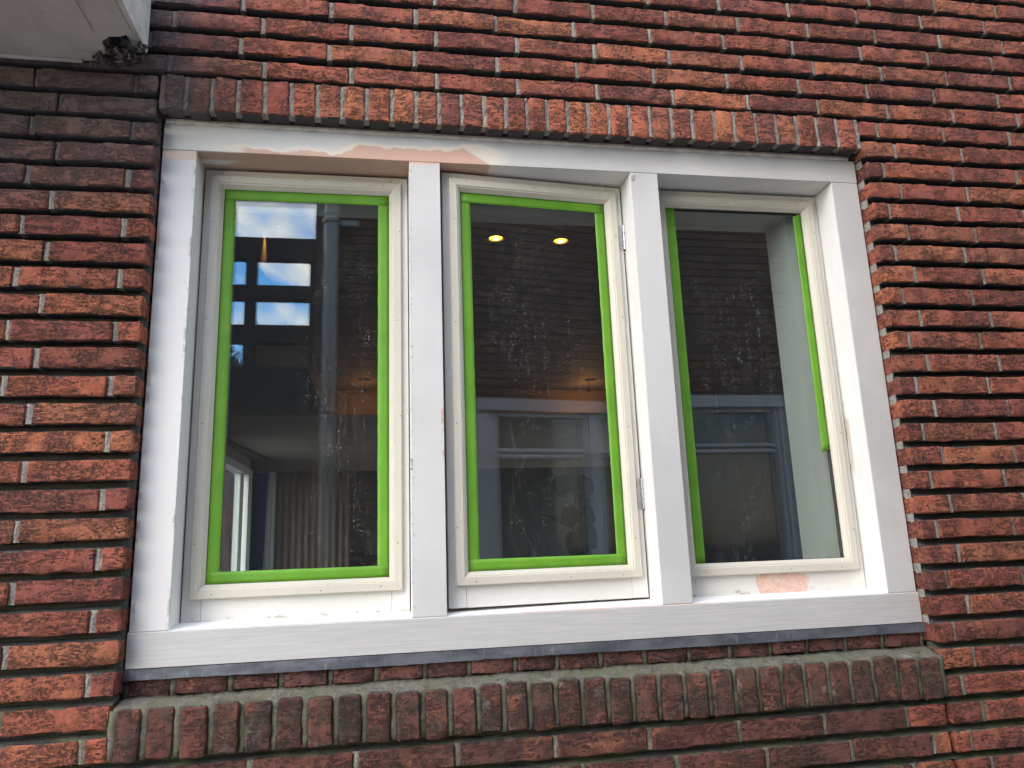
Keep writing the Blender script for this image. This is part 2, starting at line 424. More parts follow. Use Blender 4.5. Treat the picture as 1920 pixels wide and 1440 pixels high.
def glass_material(name, dirty):
    m = bpy.data.materials.new(name)
    m.use_nodes = True
    t = m.node_tree
    t.nodes.clear()
    M = NT.__new__(NT)
    M.m, M.t, M._pos = m, t, None
    M.out = M.n('ShaderNodeOutputMaterial')
    tr = M.n('ShaderNodeBsdfTransparent')
    tr.inputs[0].default_value = (0.955, 0.97, 0.96, 1)
    gl = M.n('ShaderNodeBsdfGlossy')
    gl.inputs['Roughness'].default_value = 0.0
    lw = M.n('ShaderNodeLayerWeight')
    lw.inputs['Blend'].default_value = 0.5
    f = M.math('ADD', M.math('MULTIPLY', M.math('POWER', lw.outputs['Facing'], 5.0), 0.955), 0.055)
    mx = M.n('ShaderNodeMixShader')
    M.l(f, mx.inputs[0]); M.l(tr.outputs[0], mx.inputs[1]); M.l(gl.outputs[0], mx.inputs[2])
    last = mx.outputs[0]
    if dirty:
        o = M.xyz()
        # rain-washed dust: a vertical band of tiny splash marks down the middle of each pane
        wv = M.math('MULTIPLY', M.math('SUBTRACT', M.noise(4, 3, 0.6, loc=(3, 0, 0)), 0.5), 0.30)
        band = None
        for cx, hw in ((0.405, 0.12), (0.905, 0.115), (1.45, 0.13)):
            b = M.ss(M.math('ABSOLUTE', M.math('SUBTRACT', M.math('ADD', o['X'], wv), cx)), hw, hw * 0.55)
            band = b if band is None else M.math('MAXIMUM', band, b)
        band = M.math('MULTIPLY', band, M.ss(M.noise(8, 4, 0.65, sc=(1.5, 1, 0.8), loc=(6, 0, 3)), 0.32, 0.55))
        band = M.math('MULTIPLY', band, M.ss(M.math('ADD', o['Z'], M.math('MULTIPLY', wv, 1.4)), 1.03, 0.93))
        spk = None
        for sc_, r_, thr, off in ((215, 0.30, 0.50, 0), (130, 0.20, 0.62, 3), (420, 0.34, 0.58, 6)):
            spv = M.voro(sc_, sc=(1, 1, 0.62))
            csep = M.n('ShaderNodeSeparateColor')
            M.l(spv.outputs['Color'], csep.inputs[0])
            d1 = M.math('MULTIPLY', M.ss(spv.outputs['Distance'], r_, r_ * 0.45), M.ss(csep.outputs['Red'], thr, 1.0))
            spk = d1 if spk is None else M.math('MAXIMUM', spk, d1)
        spk = M.math('MULTIPLY', spk, M.ss(M.noise(45, 4, 0.7, sc=(1.3, 1, 0.35)), 0.42, 0.66))
        streak = M.ss(M.noise(30, 5, 0.75, sc=(2.6, 1, 0.16), loc=(0, 0, 4)), 0.50, 0.80)
        fac = M.math('MULTIPLY', band, M.math('ADD', M.math('MULTIPLY', spk, 0.36), M.math('MULTIPLY', streak, 0.016)))
        few = M.math('MULTIPLY', M.math('MULTIPLY', M.ss(M.voro(60, sc=(1, 1, 0.7)).outputs['Distance'], 0.09, 0.04), M.ss(M.noise(13, 2, 0.5, loc=(4, 4, 4)), 0.60, 0.66)), 0.16)
        fac = M.math('ADD', M.math('MAXIMUM', fac, few), 0.005)
        df = M.n('ShaderNodeBsdfDiffuse')
        df.inputs[0].default_value = (0.75, 0.74, 0.70, 1)
        m2 = M.n('ShaderNodeMixShader')
        M.l(fac, m2.inputs[0]); M.l(last, m2.inputs[1]); M.l(df.outputs[0], m2.inputs[2])
        last = m2.outputs[0]
    M.l(last, M.out.inputs['Surface'])
    return m
M_GLASS = glass_material("outer_glass", True)
M_GLASS2 = glass_material("inner_glass", False)

# ------------------------------------------------------------------ mesh helpers
def link(name, me, mat, parent=None, loc=None, **props):
    o = bpy.data.objects.new(name, me)
    COL.objects.link(o)
    if mat is not None and me is not None and not me.materials:
        me.materials.append(mat)
    if parent is not None:
        o.parent = parent
    if loc is not None:
        o.location = loc
    for k, v in props.items():
        o[k] = v
    return o

def empty(name, loc=(0, 0, 0), parent=None, rz=0.0, **props):
    o = bpy.data.objects.new(name, None)
    COL.objects.link(o)
    o.location = loc
    o.rotation_euler = (0, 0, rz)
    o.empty_display_size = 0.1
    if parent is not None:
        o.parent = parent
    for k, v in props.items():
        o[k] = v
    return o

def bm_box(bm, a, b, tone=None, lay=None):
    """axis aligned box from corner a to corner b"""
    vs = [bm.verts.new((x, y, z)) for x in (a[0], b[0]) for y in (a[1], b[1]) for z in (a[2], b[2])]
    fs = [(0, 1, 3, 2), (4, 6, 7, 5), (0, 4, 5, 1), (2, 3, 7, 6), (0, 2, 6, 4), (1, 5, 7, 3)]
    out = []
    for f in fs:
        fc = bm.faces.new([vs[i] for i in f])
        if lay is not None:
            fc[lay] = tone
        out.append(fc)
    return vs

def mesh_from(bm, name="mesh", smooth=False):
    bmesh.ops.recalc_face_normals(bm, faces=bm.faces)
    me = bpy.data.meshes.new(name)
    bm.to_mesh(me)
    bm.free()
    if smooth:
        for p in me.polygons:
            p.use_smooth = True
    return me

def box_obj(name, a, b, mat, parent=None, bev=0.0, seg=2, **props):
    bm = bmesh.new()
    bm_box(bm, a, b)
    if bev:
        bmesh.ops.bevel(bm, geom=bm.edges[:], offset=bev, segments=seg, affect='EDGES', profile=0.6)
    return link(name, mesh_from(bm, name), mat, parent, **props)

def prism(name, pts, y0, y1, mat, parent=None, **props):
    """polygon in the x-z plane pushed from y0 to y1"""
    bm = bmesh.new()
    a = [bm.verts.new((x, y0, z)) for x, z in pts]
    b = [bm.verts.new((x, y1, z)) for x, z in pts]
    bm.faces.new(a)
    bm.faces.new(b[::-1])
    n = len(pts)
    for i in range(n):
        bm.faces.new((a[i], b[i], b[(i + 1) % n], a[(i + 1) % n]))
    return link(name, mesh_from(bm, name), mat, parent, **props)

def tube_bm(bm, p0, p1, r0, r1=None, n=16, cap=True):
    r1 = r0 if r1 is None else r1
    p0, p1 = Vector(p0), Vector(p1)
    d = (p1 - p0).normalized()
    u = d.orthogonal().normalized()
    v = d.cross(u)
    A, B = [], []
    for i in range(n):
        a = 2 * math.pi * i / n
        w = u * math.cos(a) + v * math.sin(a)
        A.append(bm.verts.new(p0 + w * r0))
        B.append(bm.verts.new(p1 + w * r1))
    for i in range(n):
        bm.faces.new((A[i], A[(i + 1) % n], B[(i + 1) % n], B[i]))
    if cap:
        bm.faces.new(A[::-1])
        bm.faces.new(B)

# ------------------------------------------------------------------ bricks
YF = -0.045        # face of the brickwork (window frame face is y = 0)
PITCH = 0.0608
Z0 = 1.681
BH = 0.0452        # brick height
HJ = 0.0115        # head joint width
DEPTH = 0.098

def brick_mesh_data(L, H, D, nx, nz, seed, rough=0.0016):
    """a hand-thrown brick: front face in relief with ragged arrises; centred in x, z; front near y=0, back at y=D"""
    rnd = random.Random(seed)
    vs, fs = [], []
    ph = [rnd.uniform(0, 6.28) for _ in range(8)]
    def wob(t, k):
        return math.sin(t * 6 + ph[k]) * 0.45 + math.sin(t * 15 + ph[k + 1]) * 0.35 + rnd.uniform(-0.5, 0.5)
    def frac(i, n, e):
        return 0.0 if i == 0 else 1.0 if i == n else e if i == 1 else 1 - e if i == n - 1 else i / n
    grid = [[0] * (nz + 1) for _ in range(nx + 1)]
    for i in range(nx + 1):
        for j in range(nz + 1):
            x = -L / 2 + L * frac(i, nx, 0.0035 / L)
            z = -H / 2 + H * frac(j, nz, 0.0030 / H)
            y = rnd.uniform(-rough, rough) * 0.8 + math.sin(x * 31 + ph[6]) * rough * 0.7
            edge = False
            if j in (0, nz):
                z += (rough * 0.9 * wob(i / nx, 0 if j == 0 else 2)) * (1 if j else 1.4)
                edge = True
            if i in (0, nx):
                x += rough * 0.8 * rnd.uniform(-1, 1)
                edge = True
            if i in (0, nx) and j in (0, nz):
                x -= math.copysign(0.0022, x)
                z -= math.copysign(0.0022, z)
            if edge:
                y += 0.0022 + abs(rnd.gauss(0, 0.0014))
            grid[i][j] = len(vs)
            vs.append((x, y, z))
    for i in range(nx):
        for j in range(nz):
            fs.append((grid[i][j], grid[i + 1][j], grid[i + 1][j + 1], grid[i][j + 1]))
    ring = [(i, 0) for i in range(nx)] + [(nx, j) for j in range(nz)] + [(i, nz) for i in range(nx, 0, -1)] + [(0, j) for j in range(nz, 0, -1)]
    mid = []
    for (i, j) in ring:
        x, y, z = vs[grid[i][j]]
        mid.append(len(vs))
        vs.append((max(-L / 2, min(L / 2, x * 1.0)), 0.014, max(-H / 2, min(H / 2, z))))
    back = []
    for (i, j) in ring:
        back.append(len(vs))
        vs.append((-L / 2 + L * i / nx, D, -H / 2 + H * j / nz))
    n = len(ring)
    for k in range(n):
        a, b = ring[k], ring[(k + 1) % n]
        fs.append((grid[a[0]][a[1]], mid[k], mid[(k + 1) % n], grid[b[0]][b[1]]))
        fs.append((mid[k], back[k], back[(k + 1) % n], mid[(k + 1) % n]))
    fs.append(tuple(reversed(back)))
    return vs, fs

def bed_faces(me):
    """1 for the bed faces (top and bottom) of a brick: mortar stain plus painted joint shade"""
    return [1 if abs(p.normal.z) > 0.75 and p.center.y > 0.003 else 0 for p in me.polygons]

def make_variants(prefix, L, H, D, nx, nz, count, seed, mat, rough=0.0016):
    out = []
    for i in range(count):
        vs, fs = brick_mesh_data(L, H, D, nx, nz, seed + i, rough)
        me = bpy.data.meshes.new(prefix)
        me.from_pydata(vs, [], fs)
        at = me.attributes.new('tone', 'FLOAT', 'FACE')
        at.data.foreach_set('value', [random.Random(seed + i).random()] * len(fs))
        me.materials.append(mat)
        me.materials.append(M_BED)  # dark bed faces also carry the shade under each brick as colour
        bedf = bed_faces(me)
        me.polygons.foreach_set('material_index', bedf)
        me.shade_smooth()
        me.set_sharp_from_angle(angle=0.75)
        out.append((me, vs, fs, bedf))
    return out
V_STRETCH = make_variants("brick_stretcher", 0.200, BH, DEPTH, 14, 4, 16, 100, M_BRICK)
V_HEADER = make_variants("brick_header", 0.088, BH, DEPTH, 7, 4, 8, 200, M_BRICK)
V_CLOSER = make_variants("brick_closer", 0.045, BH, DEPTH, 5, 4, 8, 300, M_BRICK)
V_SOLDIER = make_variants("soldier_brick", 0.047, 0.091, DEPTH, 5, 7, 12, 400, M_SOLD)
V_SILL = make_variants("sill_brick", 0.047, 0.095, 0.05, 5, 7, 12, 500, M_SILLB, 0.0013)
V_UNDER = make_variants("header_brick", 0.088, 0.040, 0.05, 7, 4, 8, 600, M_PURP, 0.0012)
V_LOW = make_variants("low_brick", 0.200, BH, DEPTH, 14, 4, 8, 700, M_LOW, 0.002)

wall = empty("brick_wall", (0, 0, 0), label="weathered red brick house wall with deep shadowed bed joints around the white window", category="wall", kind="thing")
far_vs, far_fs, far_tone, far_bed = [], [], [], []
rb = random.Random(11)
joint_boxes = []     # head joint blocks (x0,x1,z0,z1)

def visible(x0, x1, z0, z1, y=YF):
    for x in (x0, x1, (x0 + x1) / 2):
        for z in (z0, z1):
            u, v = px((x, y, z))
            if -6 < u < 1926 and -6 < v < 1446:
                return True
    return False

n_bricks = 0
def place_brick(x0, x1, zc, h=BH, low=False):
    """one brick between its head joints"""
    global n_bricks
    L = x1 - x0
    if L < 0.012:
        return
    xc = (x0 + x1) / 2
    if L > 0.14:
        V, nomL = (V_LOW if low else V_STRETCH), 0.200
    elif L > 0.066:
        V, nomL = V_HEADER, 0.088
    else:
        V, nomL = V_CLOSER, 0.045
    me, vs, fs, bedf = V[rb.randrange(len(V))]
    sx, sz = L / nomL, h / BH * rb.uniform(0.965, 1.02)
    loc = (xc, YF + rb.gauss(0, 0.0012), zc + rb.gauss(0, 0.0006))
    flip = rb.random() < 0.5
    if visible(x0, x1, zc - h / 2, zc + h / 2) and n_bricks < 300:
        o = link("brick", me, None, wall, loc)
        o.scale = (sx, 1, sz)
        o.rotation_euler = (rb.gauss(0, 0.008), (math.pi if False else 0) + rb.gauss(0, 0.0025), rb.gauss(0, 0.003))
        n_bricks += 1
    else:
        b = len(far_vs)
        far_vs.extend([(loc[0] + v[0] * sx, loc[1] + v[1], loc[2] + v[2] * sz) for v in vs])
        far_fs.extend([tuple(i + b for i in f) for f in fs])
        far_tone.extend([rb.random()] * len(fs))
        far_bed.extend(bedf)

P = 0.2113
XL, XR = -1.55, 3.75
OPL, OPR = -0.004, 1.829        # sides of the window opening

def row(joints, xa, xb, zc, low=False, jit=0.003):
    """bricks of one course from xa to xb with head joints centred on the given x"""
    js = sorted(j + rb.gauss(0, jit * 0.5) for j in joints if xa + 0.018 < j < xb - 0.018)
    edges = [xa] + js + [xb]
    for i in range(len(edges) - 1):
        a = edges[i] + (HJ / 2 if i > 0 else 0)
        b = edges[i + 1] - (HJ / 2 if i < len(edges) - 2 else 0)
        place_brick(a, b, zc, low=low)
    for j in js:
        joint_boxes.append((j - HJ * 0.62, j + HJ * 0.62, zc - BH / 2 + 0.001, zc + BH / 2 - 0.001))

def phase(p0, xa, xb, p=P):
    k0 = int(math.floor((xa - p0) / p)) - 1
    out = []
    while p0 + k0 * p < xb:
        if p0 + k0 * p > xa:
            out.append(p0 + k0 * p)
        k0 += 1
    return out

for k in range(-14, 42):
    zc = Z0 - PITCH * k
    even = (k % 2 == 0)
    if k <= 5:
        row(phase(0.599 if even else 0.651, XL, XR), XL, XR, zc)
        continue
    lj = phase(-0.0575 if even else -0.212, XL, -0.03)
    rj = phase(1.879 if even else 1.924, 1.84, XR)
    xl, xr = OPL, OPR
    if k in (6, 7):
        xl, xr = -0.008, 1.823
    if k in (29, 30):
        xl, xr = -0.010, 1.834
    if k >= 31:
        xl, xr = -0.010, 1.834
        ph = 0.675 if k % 2 else 1.363
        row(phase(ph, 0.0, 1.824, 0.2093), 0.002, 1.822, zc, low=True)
    row(lj, XL, xl, zc)
    row(rj, xr, XR, zc)

# soldier course over the opening, joints measured one by one
SJ = [0.005, 0.056, 0.116, 0.175, 0.237, 0.299, 0.361, 0.420, 0.479, 0.540, 0.600, 0.657, 0.715, 0.772, 0.827, 0.882, 0.935, 0.989,
      1.044, 1.101, 1.157, 1.214, 1.273, 1.332, 1.392, 1.452, 1.513, 1.572, 1.633, 1.695, 1.755, 1.816]
for i in range(len(SJ) - 1):
    a, b = SJ[i] + 0.0055, SJ[i + 1] - 0.0055
    me, vs, fs, bedf = V_SOLDIER[rb.randrange(12)]
    o = link("soldier_brick", me, None, wall, ((a + b) / 2, YF + rb.gauss(0, 0.0010), 1.2985 + rb.gauss(0, 0.0012)))
    o.scale = ((b - a) / 0.047, 1, rb.uniform(0.98, 1.02))
    o.rotation_euler = (0, rb.gauss(0, 0.009), 0)
# brick sill on edge below the window
LJ = [-0.004, 0.054, 0.117, 0.180, 0.240, 0.303, 0.364, 0.424, 0.482, 0.542, 0.602, 0.660, 0.720, 0.775, 0.831, 0.889, 0.947, 1.005,
      1.062, 1.122, 1.182, 1.240, 1.301, 1.359, 1.415, 1.473, 1.532, 1.590, 1.648, 1.707, 1.764, 1.826]
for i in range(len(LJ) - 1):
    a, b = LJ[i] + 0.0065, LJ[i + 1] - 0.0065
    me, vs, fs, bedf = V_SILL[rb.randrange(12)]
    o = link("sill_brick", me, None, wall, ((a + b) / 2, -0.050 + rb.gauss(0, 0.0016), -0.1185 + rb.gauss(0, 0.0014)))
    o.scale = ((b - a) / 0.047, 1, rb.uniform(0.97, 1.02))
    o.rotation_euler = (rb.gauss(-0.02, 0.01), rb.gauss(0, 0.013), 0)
# header course tucked under the lead
UJ = [0.000, 0.092, 0.207, 0.309, 0.410, 0.507, 0.611, 0.707, 0.811, 0.907, 1.008, 1.113, 1.220, 1.321, 1.422, 1.516, 1.619, 1.716, 1.824]
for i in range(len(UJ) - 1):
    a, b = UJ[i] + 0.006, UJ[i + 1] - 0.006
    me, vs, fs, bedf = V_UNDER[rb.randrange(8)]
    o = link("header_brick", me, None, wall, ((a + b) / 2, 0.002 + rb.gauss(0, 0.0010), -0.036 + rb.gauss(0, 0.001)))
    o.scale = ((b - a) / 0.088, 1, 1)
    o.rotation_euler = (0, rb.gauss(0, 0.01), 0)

me = bpy.data.meshes.new("brick_rest")
me.from_pydata(far_vs, [], far_fs)
me.attributes.new('tone', 'FLOAT', 'FACE').data.foreach_set('value', far_tone)
me.materials.append(M_BRICK); me.materials.append(M_BED)
me.polygons.foreach_set('material_index', far_bed)
me.shade_smooth(); me.set_sharp_from_angle(angle=0.75)
link("brick", me, M_BRICK, wall, kind="stuff")

# head joints: near flush grey mortar blocks
def rough_block(bm, x0, x1, z0, z1, yf, yb, rnd, n=3, j=0.0011):
    L, R_ = [], []
    rows_ = []
    for i in range(n + 1):
        z = z0 + (z1 - z0) * i / n
        rows_.append([bm.verts.new((x0, yf + 0.002 + rnd.uniform(-j, j), z)),
                      bm.verts.new(((x0 + x1) / 2 + rnd.uniform(-j, j), yf + rnd.uniform(-j, j), z + (rnd.uniform(-j, j) if 0 < i < n else 0))),
                      bm.verts.new((x1, yf + 0.002 + rnd.uniform(-j, j), z))])
    back = [[bm.verts.new((x0, yb, z0)), bm.verts.new((x1, yb, z0))], [bm.verts.new((x0, yb, z1)), bm.verts.new((x1, yb, z1))]]
    for i in range(n):
        for q in range(2):
            bm.faces.new((rows_[i][q], rows_[i][q + 1], rows_[i + 1][q + 1], rows_[i + 1][q]))
    bm.faces.new((rows_[0][0], rows_[0][1], rows_[0][2], back[0][1], back[0][0]))
    bm.faces.new((rows_[n][2], rows_[n][1], rows_[n][0], back[1][0], back[1][1]))
    bm.faces.new([r[0] for r in rows_] + [back[1][0], back[0][0]])
    bm.faces.new([r[2] for r in rows_][::-1] + [back[0][1], back[1][1]])
bm = bmesh.new()
rj_ = random.Random(5)
for (x0, x1, z0, z1) in joint_boxes:
    rough_block(bm, x0, x1, z0, z1, YF + 0.004 + rj_.uniform(-0.001, 0.0015), YF + 0.03, rj_)
for x in SJ:
    rough_block(bm, x - 0.0075, x + 0.0075, 1.256, 1.344, YF + 0.004, YF + 0.03, rj_, 6, 0.0018)
link("mortar_joint", mesh_from(bm, "mortar_joint"), M_JOINT, wall, kind="stuff")
bm = bmesh.new()
for x in LJ:
    rough_block(bm, x - 0.009, x + 0.009, -0.165, -0.072, -0.0475 + 0.003, -0.01, rj_, 6, 0.0022)
for x in UJ:
    rough_block(bm, x - 0.008, x + 0.008, -0.057, -0.018, 0.0045, 0.03, rj_, 2, 0.001)
# sloping mortar bed behind the sill bricks, uneven sheet with thickness
NX = 260
top = []
lump = [0.0] * (NX + 1)
for i in range(NX + 1):
    x = -0.006 + 1.834 * i / NX
    dj = min(abs(x - q) for q in LJ)
    lump[i] = (0.0026 if dj < 0.009 else (-0.0040 if dj > 0.015 else 0.000)) + rj_.uniform(-0.0014, 0.0014)
for i in range(NX + 1):
    x = -0.006 + 1.834 * i / NX
    col = []
    for (y, z) in ((-0.0400, -0.0735), (-0.0330, -0.0700), (-0.022, -0.0655), (-0.010, -0.0610), (0.006, -0.0560)):
        col.append(bm.verts.new((x, y + rj_.uniform(-0.0012, 0.0012), z + rj_.uniform(-0.0014, 0.0014) + 0.0016 * math.sin(x * 37) * math.sin(x * 13 + 1) + (lump[i] if y < -0.030 else 0))))
    col.append(bm.verts.new((x, 0.006, -0.12)))
    col.append(bm.verts.new((x, -0.038, -0.12)))
    top.append(col)
for i in range(NX):
    for q in range(7):
        bm.faces.new((top[i][q], top[i + 1][q], top[i + 1][(q + 1) % 7], top[i][(q + 1) % 7]))
bm.faces.new(top[0]); bm.faces.new(top[-1][::-1])
link("sill_mortar", mesh_from(bm, "sill_mortar", True), M_SILLMORTAR, wall, kind="stuff")

# bed joints: raked back mortar with a small ledge on every course
def bed_strip(bm, x0, x1, zc, ret=None):
    """the mortar between the course centred at zc and the one above it"""
    za = zc + BH / 2 - 0.004          # top of the lower brick
    zb = zc + PITCH - BH / 2 + 0.004
    n = max(2, int((x1 - x0) / 0.035))
    prof = [(YF + 0.010, za + 0.0030), (YF + 0.020, za + 0.0065), (YF + 0.032, za + 0.0100), (YF + 0.036, zb), (YF + 0.05, zb), (YF + 0.05, za)]
    cols = []
    for i in range(n + 1):
        x = x0 + (x1 - x0) * i / n
        cols.append([bm.verts.new((x, y + (rj_.uniform(-0.0018, 0.0018) if q < 4 else 0), z + (rj_.uniform(-0.0012, 0.0012) if q < 3 else 0))) for q, (y, z) in enumerate(prof)])
    for i in range(n):
        for q in range(6):
            bm.faces.new((cols[i][q], cols[i + 1][q], cols[i + 1][(q + 1) % 6], cols[i][(q + 1) % 6]))
    bm.faces.new(cols[0]); bm.faces.new(cols[-1][::-1])
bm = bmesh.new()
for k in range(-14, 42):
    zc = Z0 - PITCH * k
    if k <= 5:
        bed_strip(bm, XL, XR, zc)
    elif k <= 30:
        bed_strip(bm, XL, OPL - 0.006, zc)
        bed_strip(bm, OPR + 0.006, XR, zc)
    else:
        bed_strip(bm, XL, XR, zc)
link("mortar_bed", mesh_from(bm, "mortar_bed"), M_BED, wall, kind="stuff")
# reveal pointing beside the frame and over it
bm = bmesh.new()
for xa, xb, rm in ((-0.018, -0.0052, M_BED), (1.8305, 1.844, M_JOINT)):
    bm = bmesh.new()
    n = 70
    cols = []
    for i in range(n + 1):
        z = -0.02 + 1.27 * i / n
        w = rj_.uniform(-0.0016, 0.0016)
        cols.append([bm.verts.new((xa, 0.030, z)), bm.verts.new((xa, -0.020 + w, z)), bm.verts.new((xb + w * 0.3, -0.010 + w, z)), bm.verts.new((xb, 0.03, z))])
    for i in range(n):
        for q in range(4):
            bm.faces.new((cols[i][q], cols[i + 1][q], cols[i + 1][(q + 1) % 4], cols[i][(q + 1) % 4]))
    bm.faces.new(cols[0]); bm.faces.new(cols[-1][::-1])
    link("reveal_mortar", mesh_from(bm, "reveal_mortar"), rm, wall, kind="stuff")

# masonry core behind the facing bricks, as four blocks round the opening
bm = bmesh.new()
bm_box(bm, (XL, YF + 0.040, 1.252), (XR, 0.25, 2.56))
bm_box(bm, (XL, YF + 0.041, -1.35), (XR, 0.25, -0.060))
bm_box(bm, (XL, YF + 0.042, -0.060), (-0.016, 0.25, 1.252))
bm_box(bm, (1.842, YF + 0.042, -0.060), (XR, 0.25, 1.252))
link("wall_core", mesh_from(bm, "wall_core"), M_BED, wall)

# ------------------------------------------------------------------ window
win = empty("window", (0.912, 0, 0), label="white painted wooden three-pane window frame with patches of bare pink filler", category="window", kind="thing")
WO = Vector((0.912, 0, 0))
def wbox(name, a, b, mat, bev=0.0015, **kw):
    a = (a[0] - WO.x, a[1], a[2]); b = (b[0] - WO.x, b[1], b[2])
    return box_obj(name, a, b, mat, win, bev, **kw)
HB, ST = 1.174, 0.072           # underside of head, top of sill
FD = 0.118
wbox("frame_head", (0, 0.0, HB), (1.824, FD, 1.2400), M_HEAD)
wbox("frame_jamb", (0, 0.0012, ST), (0.0775, FD, HB - 0.0006), M_JAMB)
wbox("frame_jamb", (1.746, 0.0008, ST), (1.8238, FD, HB - 0.0006), M_JAMB)
wbox("mullion", (0.583, 0.0007, ST), (0.660, FD, HB - 0.0004), M_MULL)
wbox("mullion", (1.163, 0.0010, ST), (1.238, FD, HB - 0.0004), M_MULL)
# sill board with a slope on top
bm = bmesh.new()
prof = [(0.000, 0.0), (0.000, 0.0690), (0.002, 0.0712), (0.075, 0.0790), (FD, 0.0800), (FD, 0.0)]
A = [bm.verts.new((-0.0015 - WO.x, y - 0.0015, z)) for y, z in prof]
B = [bm.verts.new((1.8265 - WO.x, y - 0.0015, z)) for y, z in prof]
bm.faces.new(A); bm.faces.new(B[::-1])
for i in range(6):
    bm.faces.new((A[i], B[i], B[(i + 1) % 6], A[(i + 1) % 6]))
link("sill_board", mesh_from(bm, "sill_board"), M_SILL, win)
# rear stop all round behind the sashes
bm = bmesh.new()
for xa, xb in ((0.0, 0.094), (0.568, 0.676), (1.147, 1.255), (1.729, 1.824)):
    bm_box(bm, (xa - WO.x, 0.1235, 0.0), (xb - WO.x, 0.140, 1.24))
for za, zb in ((0.0, 0.100), (1.152, 1.24)):
    bm_box(bm, (-WO.x, 0.1230, za), (1.824 - WO.x, 0.1405, zb))
link("rear_stop", mesh_from(bm, "rear_stop"), M_SASH, win)
# ragged line of old caulk on top of the frame
bm = bmesh.new()
n = 120
cols = []
for i in range(n + 1):
    x = 0.004 + 1.80 * i / n
    r1, r2 = rj_.uniform(-0.0010, 0.0010), rj_.uniform(-0.0016, 0.0012)
    cols.append([bm.verts.new((x - WO.x, y, z)) for y, z in ((-0.0020 + r1, 1.2395 + r2), (-0.0065 + r1, 1.2440 + r2 * 0.5), (-0.003, 1.2520), (0.02, 1.2520), (0.02, 1.2395))])
for i in range(n):
    for q in range(5):
        bm.faces.new((cols[i][q], cols[i + 1][q], cols[i + 1][(q + 1) % 5], cols[i][(q + 1) % 5]))
bm.faces.new(cols[0]); bm.faces.new(cols[-1][::-1])
link("caulk_line", mesh_from(bm, "caulk_line"), M_CAULK, win)

nail_bm = bmesh.new()
bmesh.ops.create_uvsphere(nail_bm, u_segments=8, v_segments=5, radius=0.0016)
nail_me = mesh_from(nail_bm, "nail")
nail_me.materials.append(M_NAIL)

BEAD = [(0, 0.004), (0, -0.0095), (0.0020, -0.0120), (0.0185, -0.0120), (0.0200, -0.0095), (0.0225, -0.0092), (0.0290, 0.0000), (0.0305, 0.0020), (0.0305, 0.0065)]
def frame_side(name, rect, side, prof, mat, parent, **kw):
    """mitred moulding along one side of rect (x0, x1, z0, z1); prof = (inset, y)"""
    x0, x1, z0, z1 = rect
    bm = bmesh.new()
    A, B = [], []
    for d, y in prof:
        if side == 'top':
            p, q = (x0 + d, z1 - d), (x1 - d, z1 - d)
        elif side == 'bottom':
            p, q = (x0 + d, z0 + d), (x1 - d, z0 + d)
        elif side == 'left':
            p, q = (x0 + d, z0 + d), (x0 + d, z1 - d)
        else:
            p, q = (x1 - d, z0 + d), (x1 - d, z1 - d)
        e = 0.00025      # hairline at the mitre
        if side in ('top', 'bottom'):
            A.append(bm.verts.new((p[0] + e, y, p[1]))); B.append(bm.verts.new((q[0] - e, y, q[1])))
        else:
            A.append(bm.verts.new((p[0], y, p[1] + e))); B.append(bm.verts.new((q[0], y, q[1] - e)))
    n = len(prof)
    bm.faces.new(A); bm.faces.new(B[::-1])
    for i in range(n):
        bm.faces.new((A[i], B[i], B[(i + 1) % n], A[(i + 1) % n]))
    return link(name, mesh_from(bm, name), mat, parent, **kw)

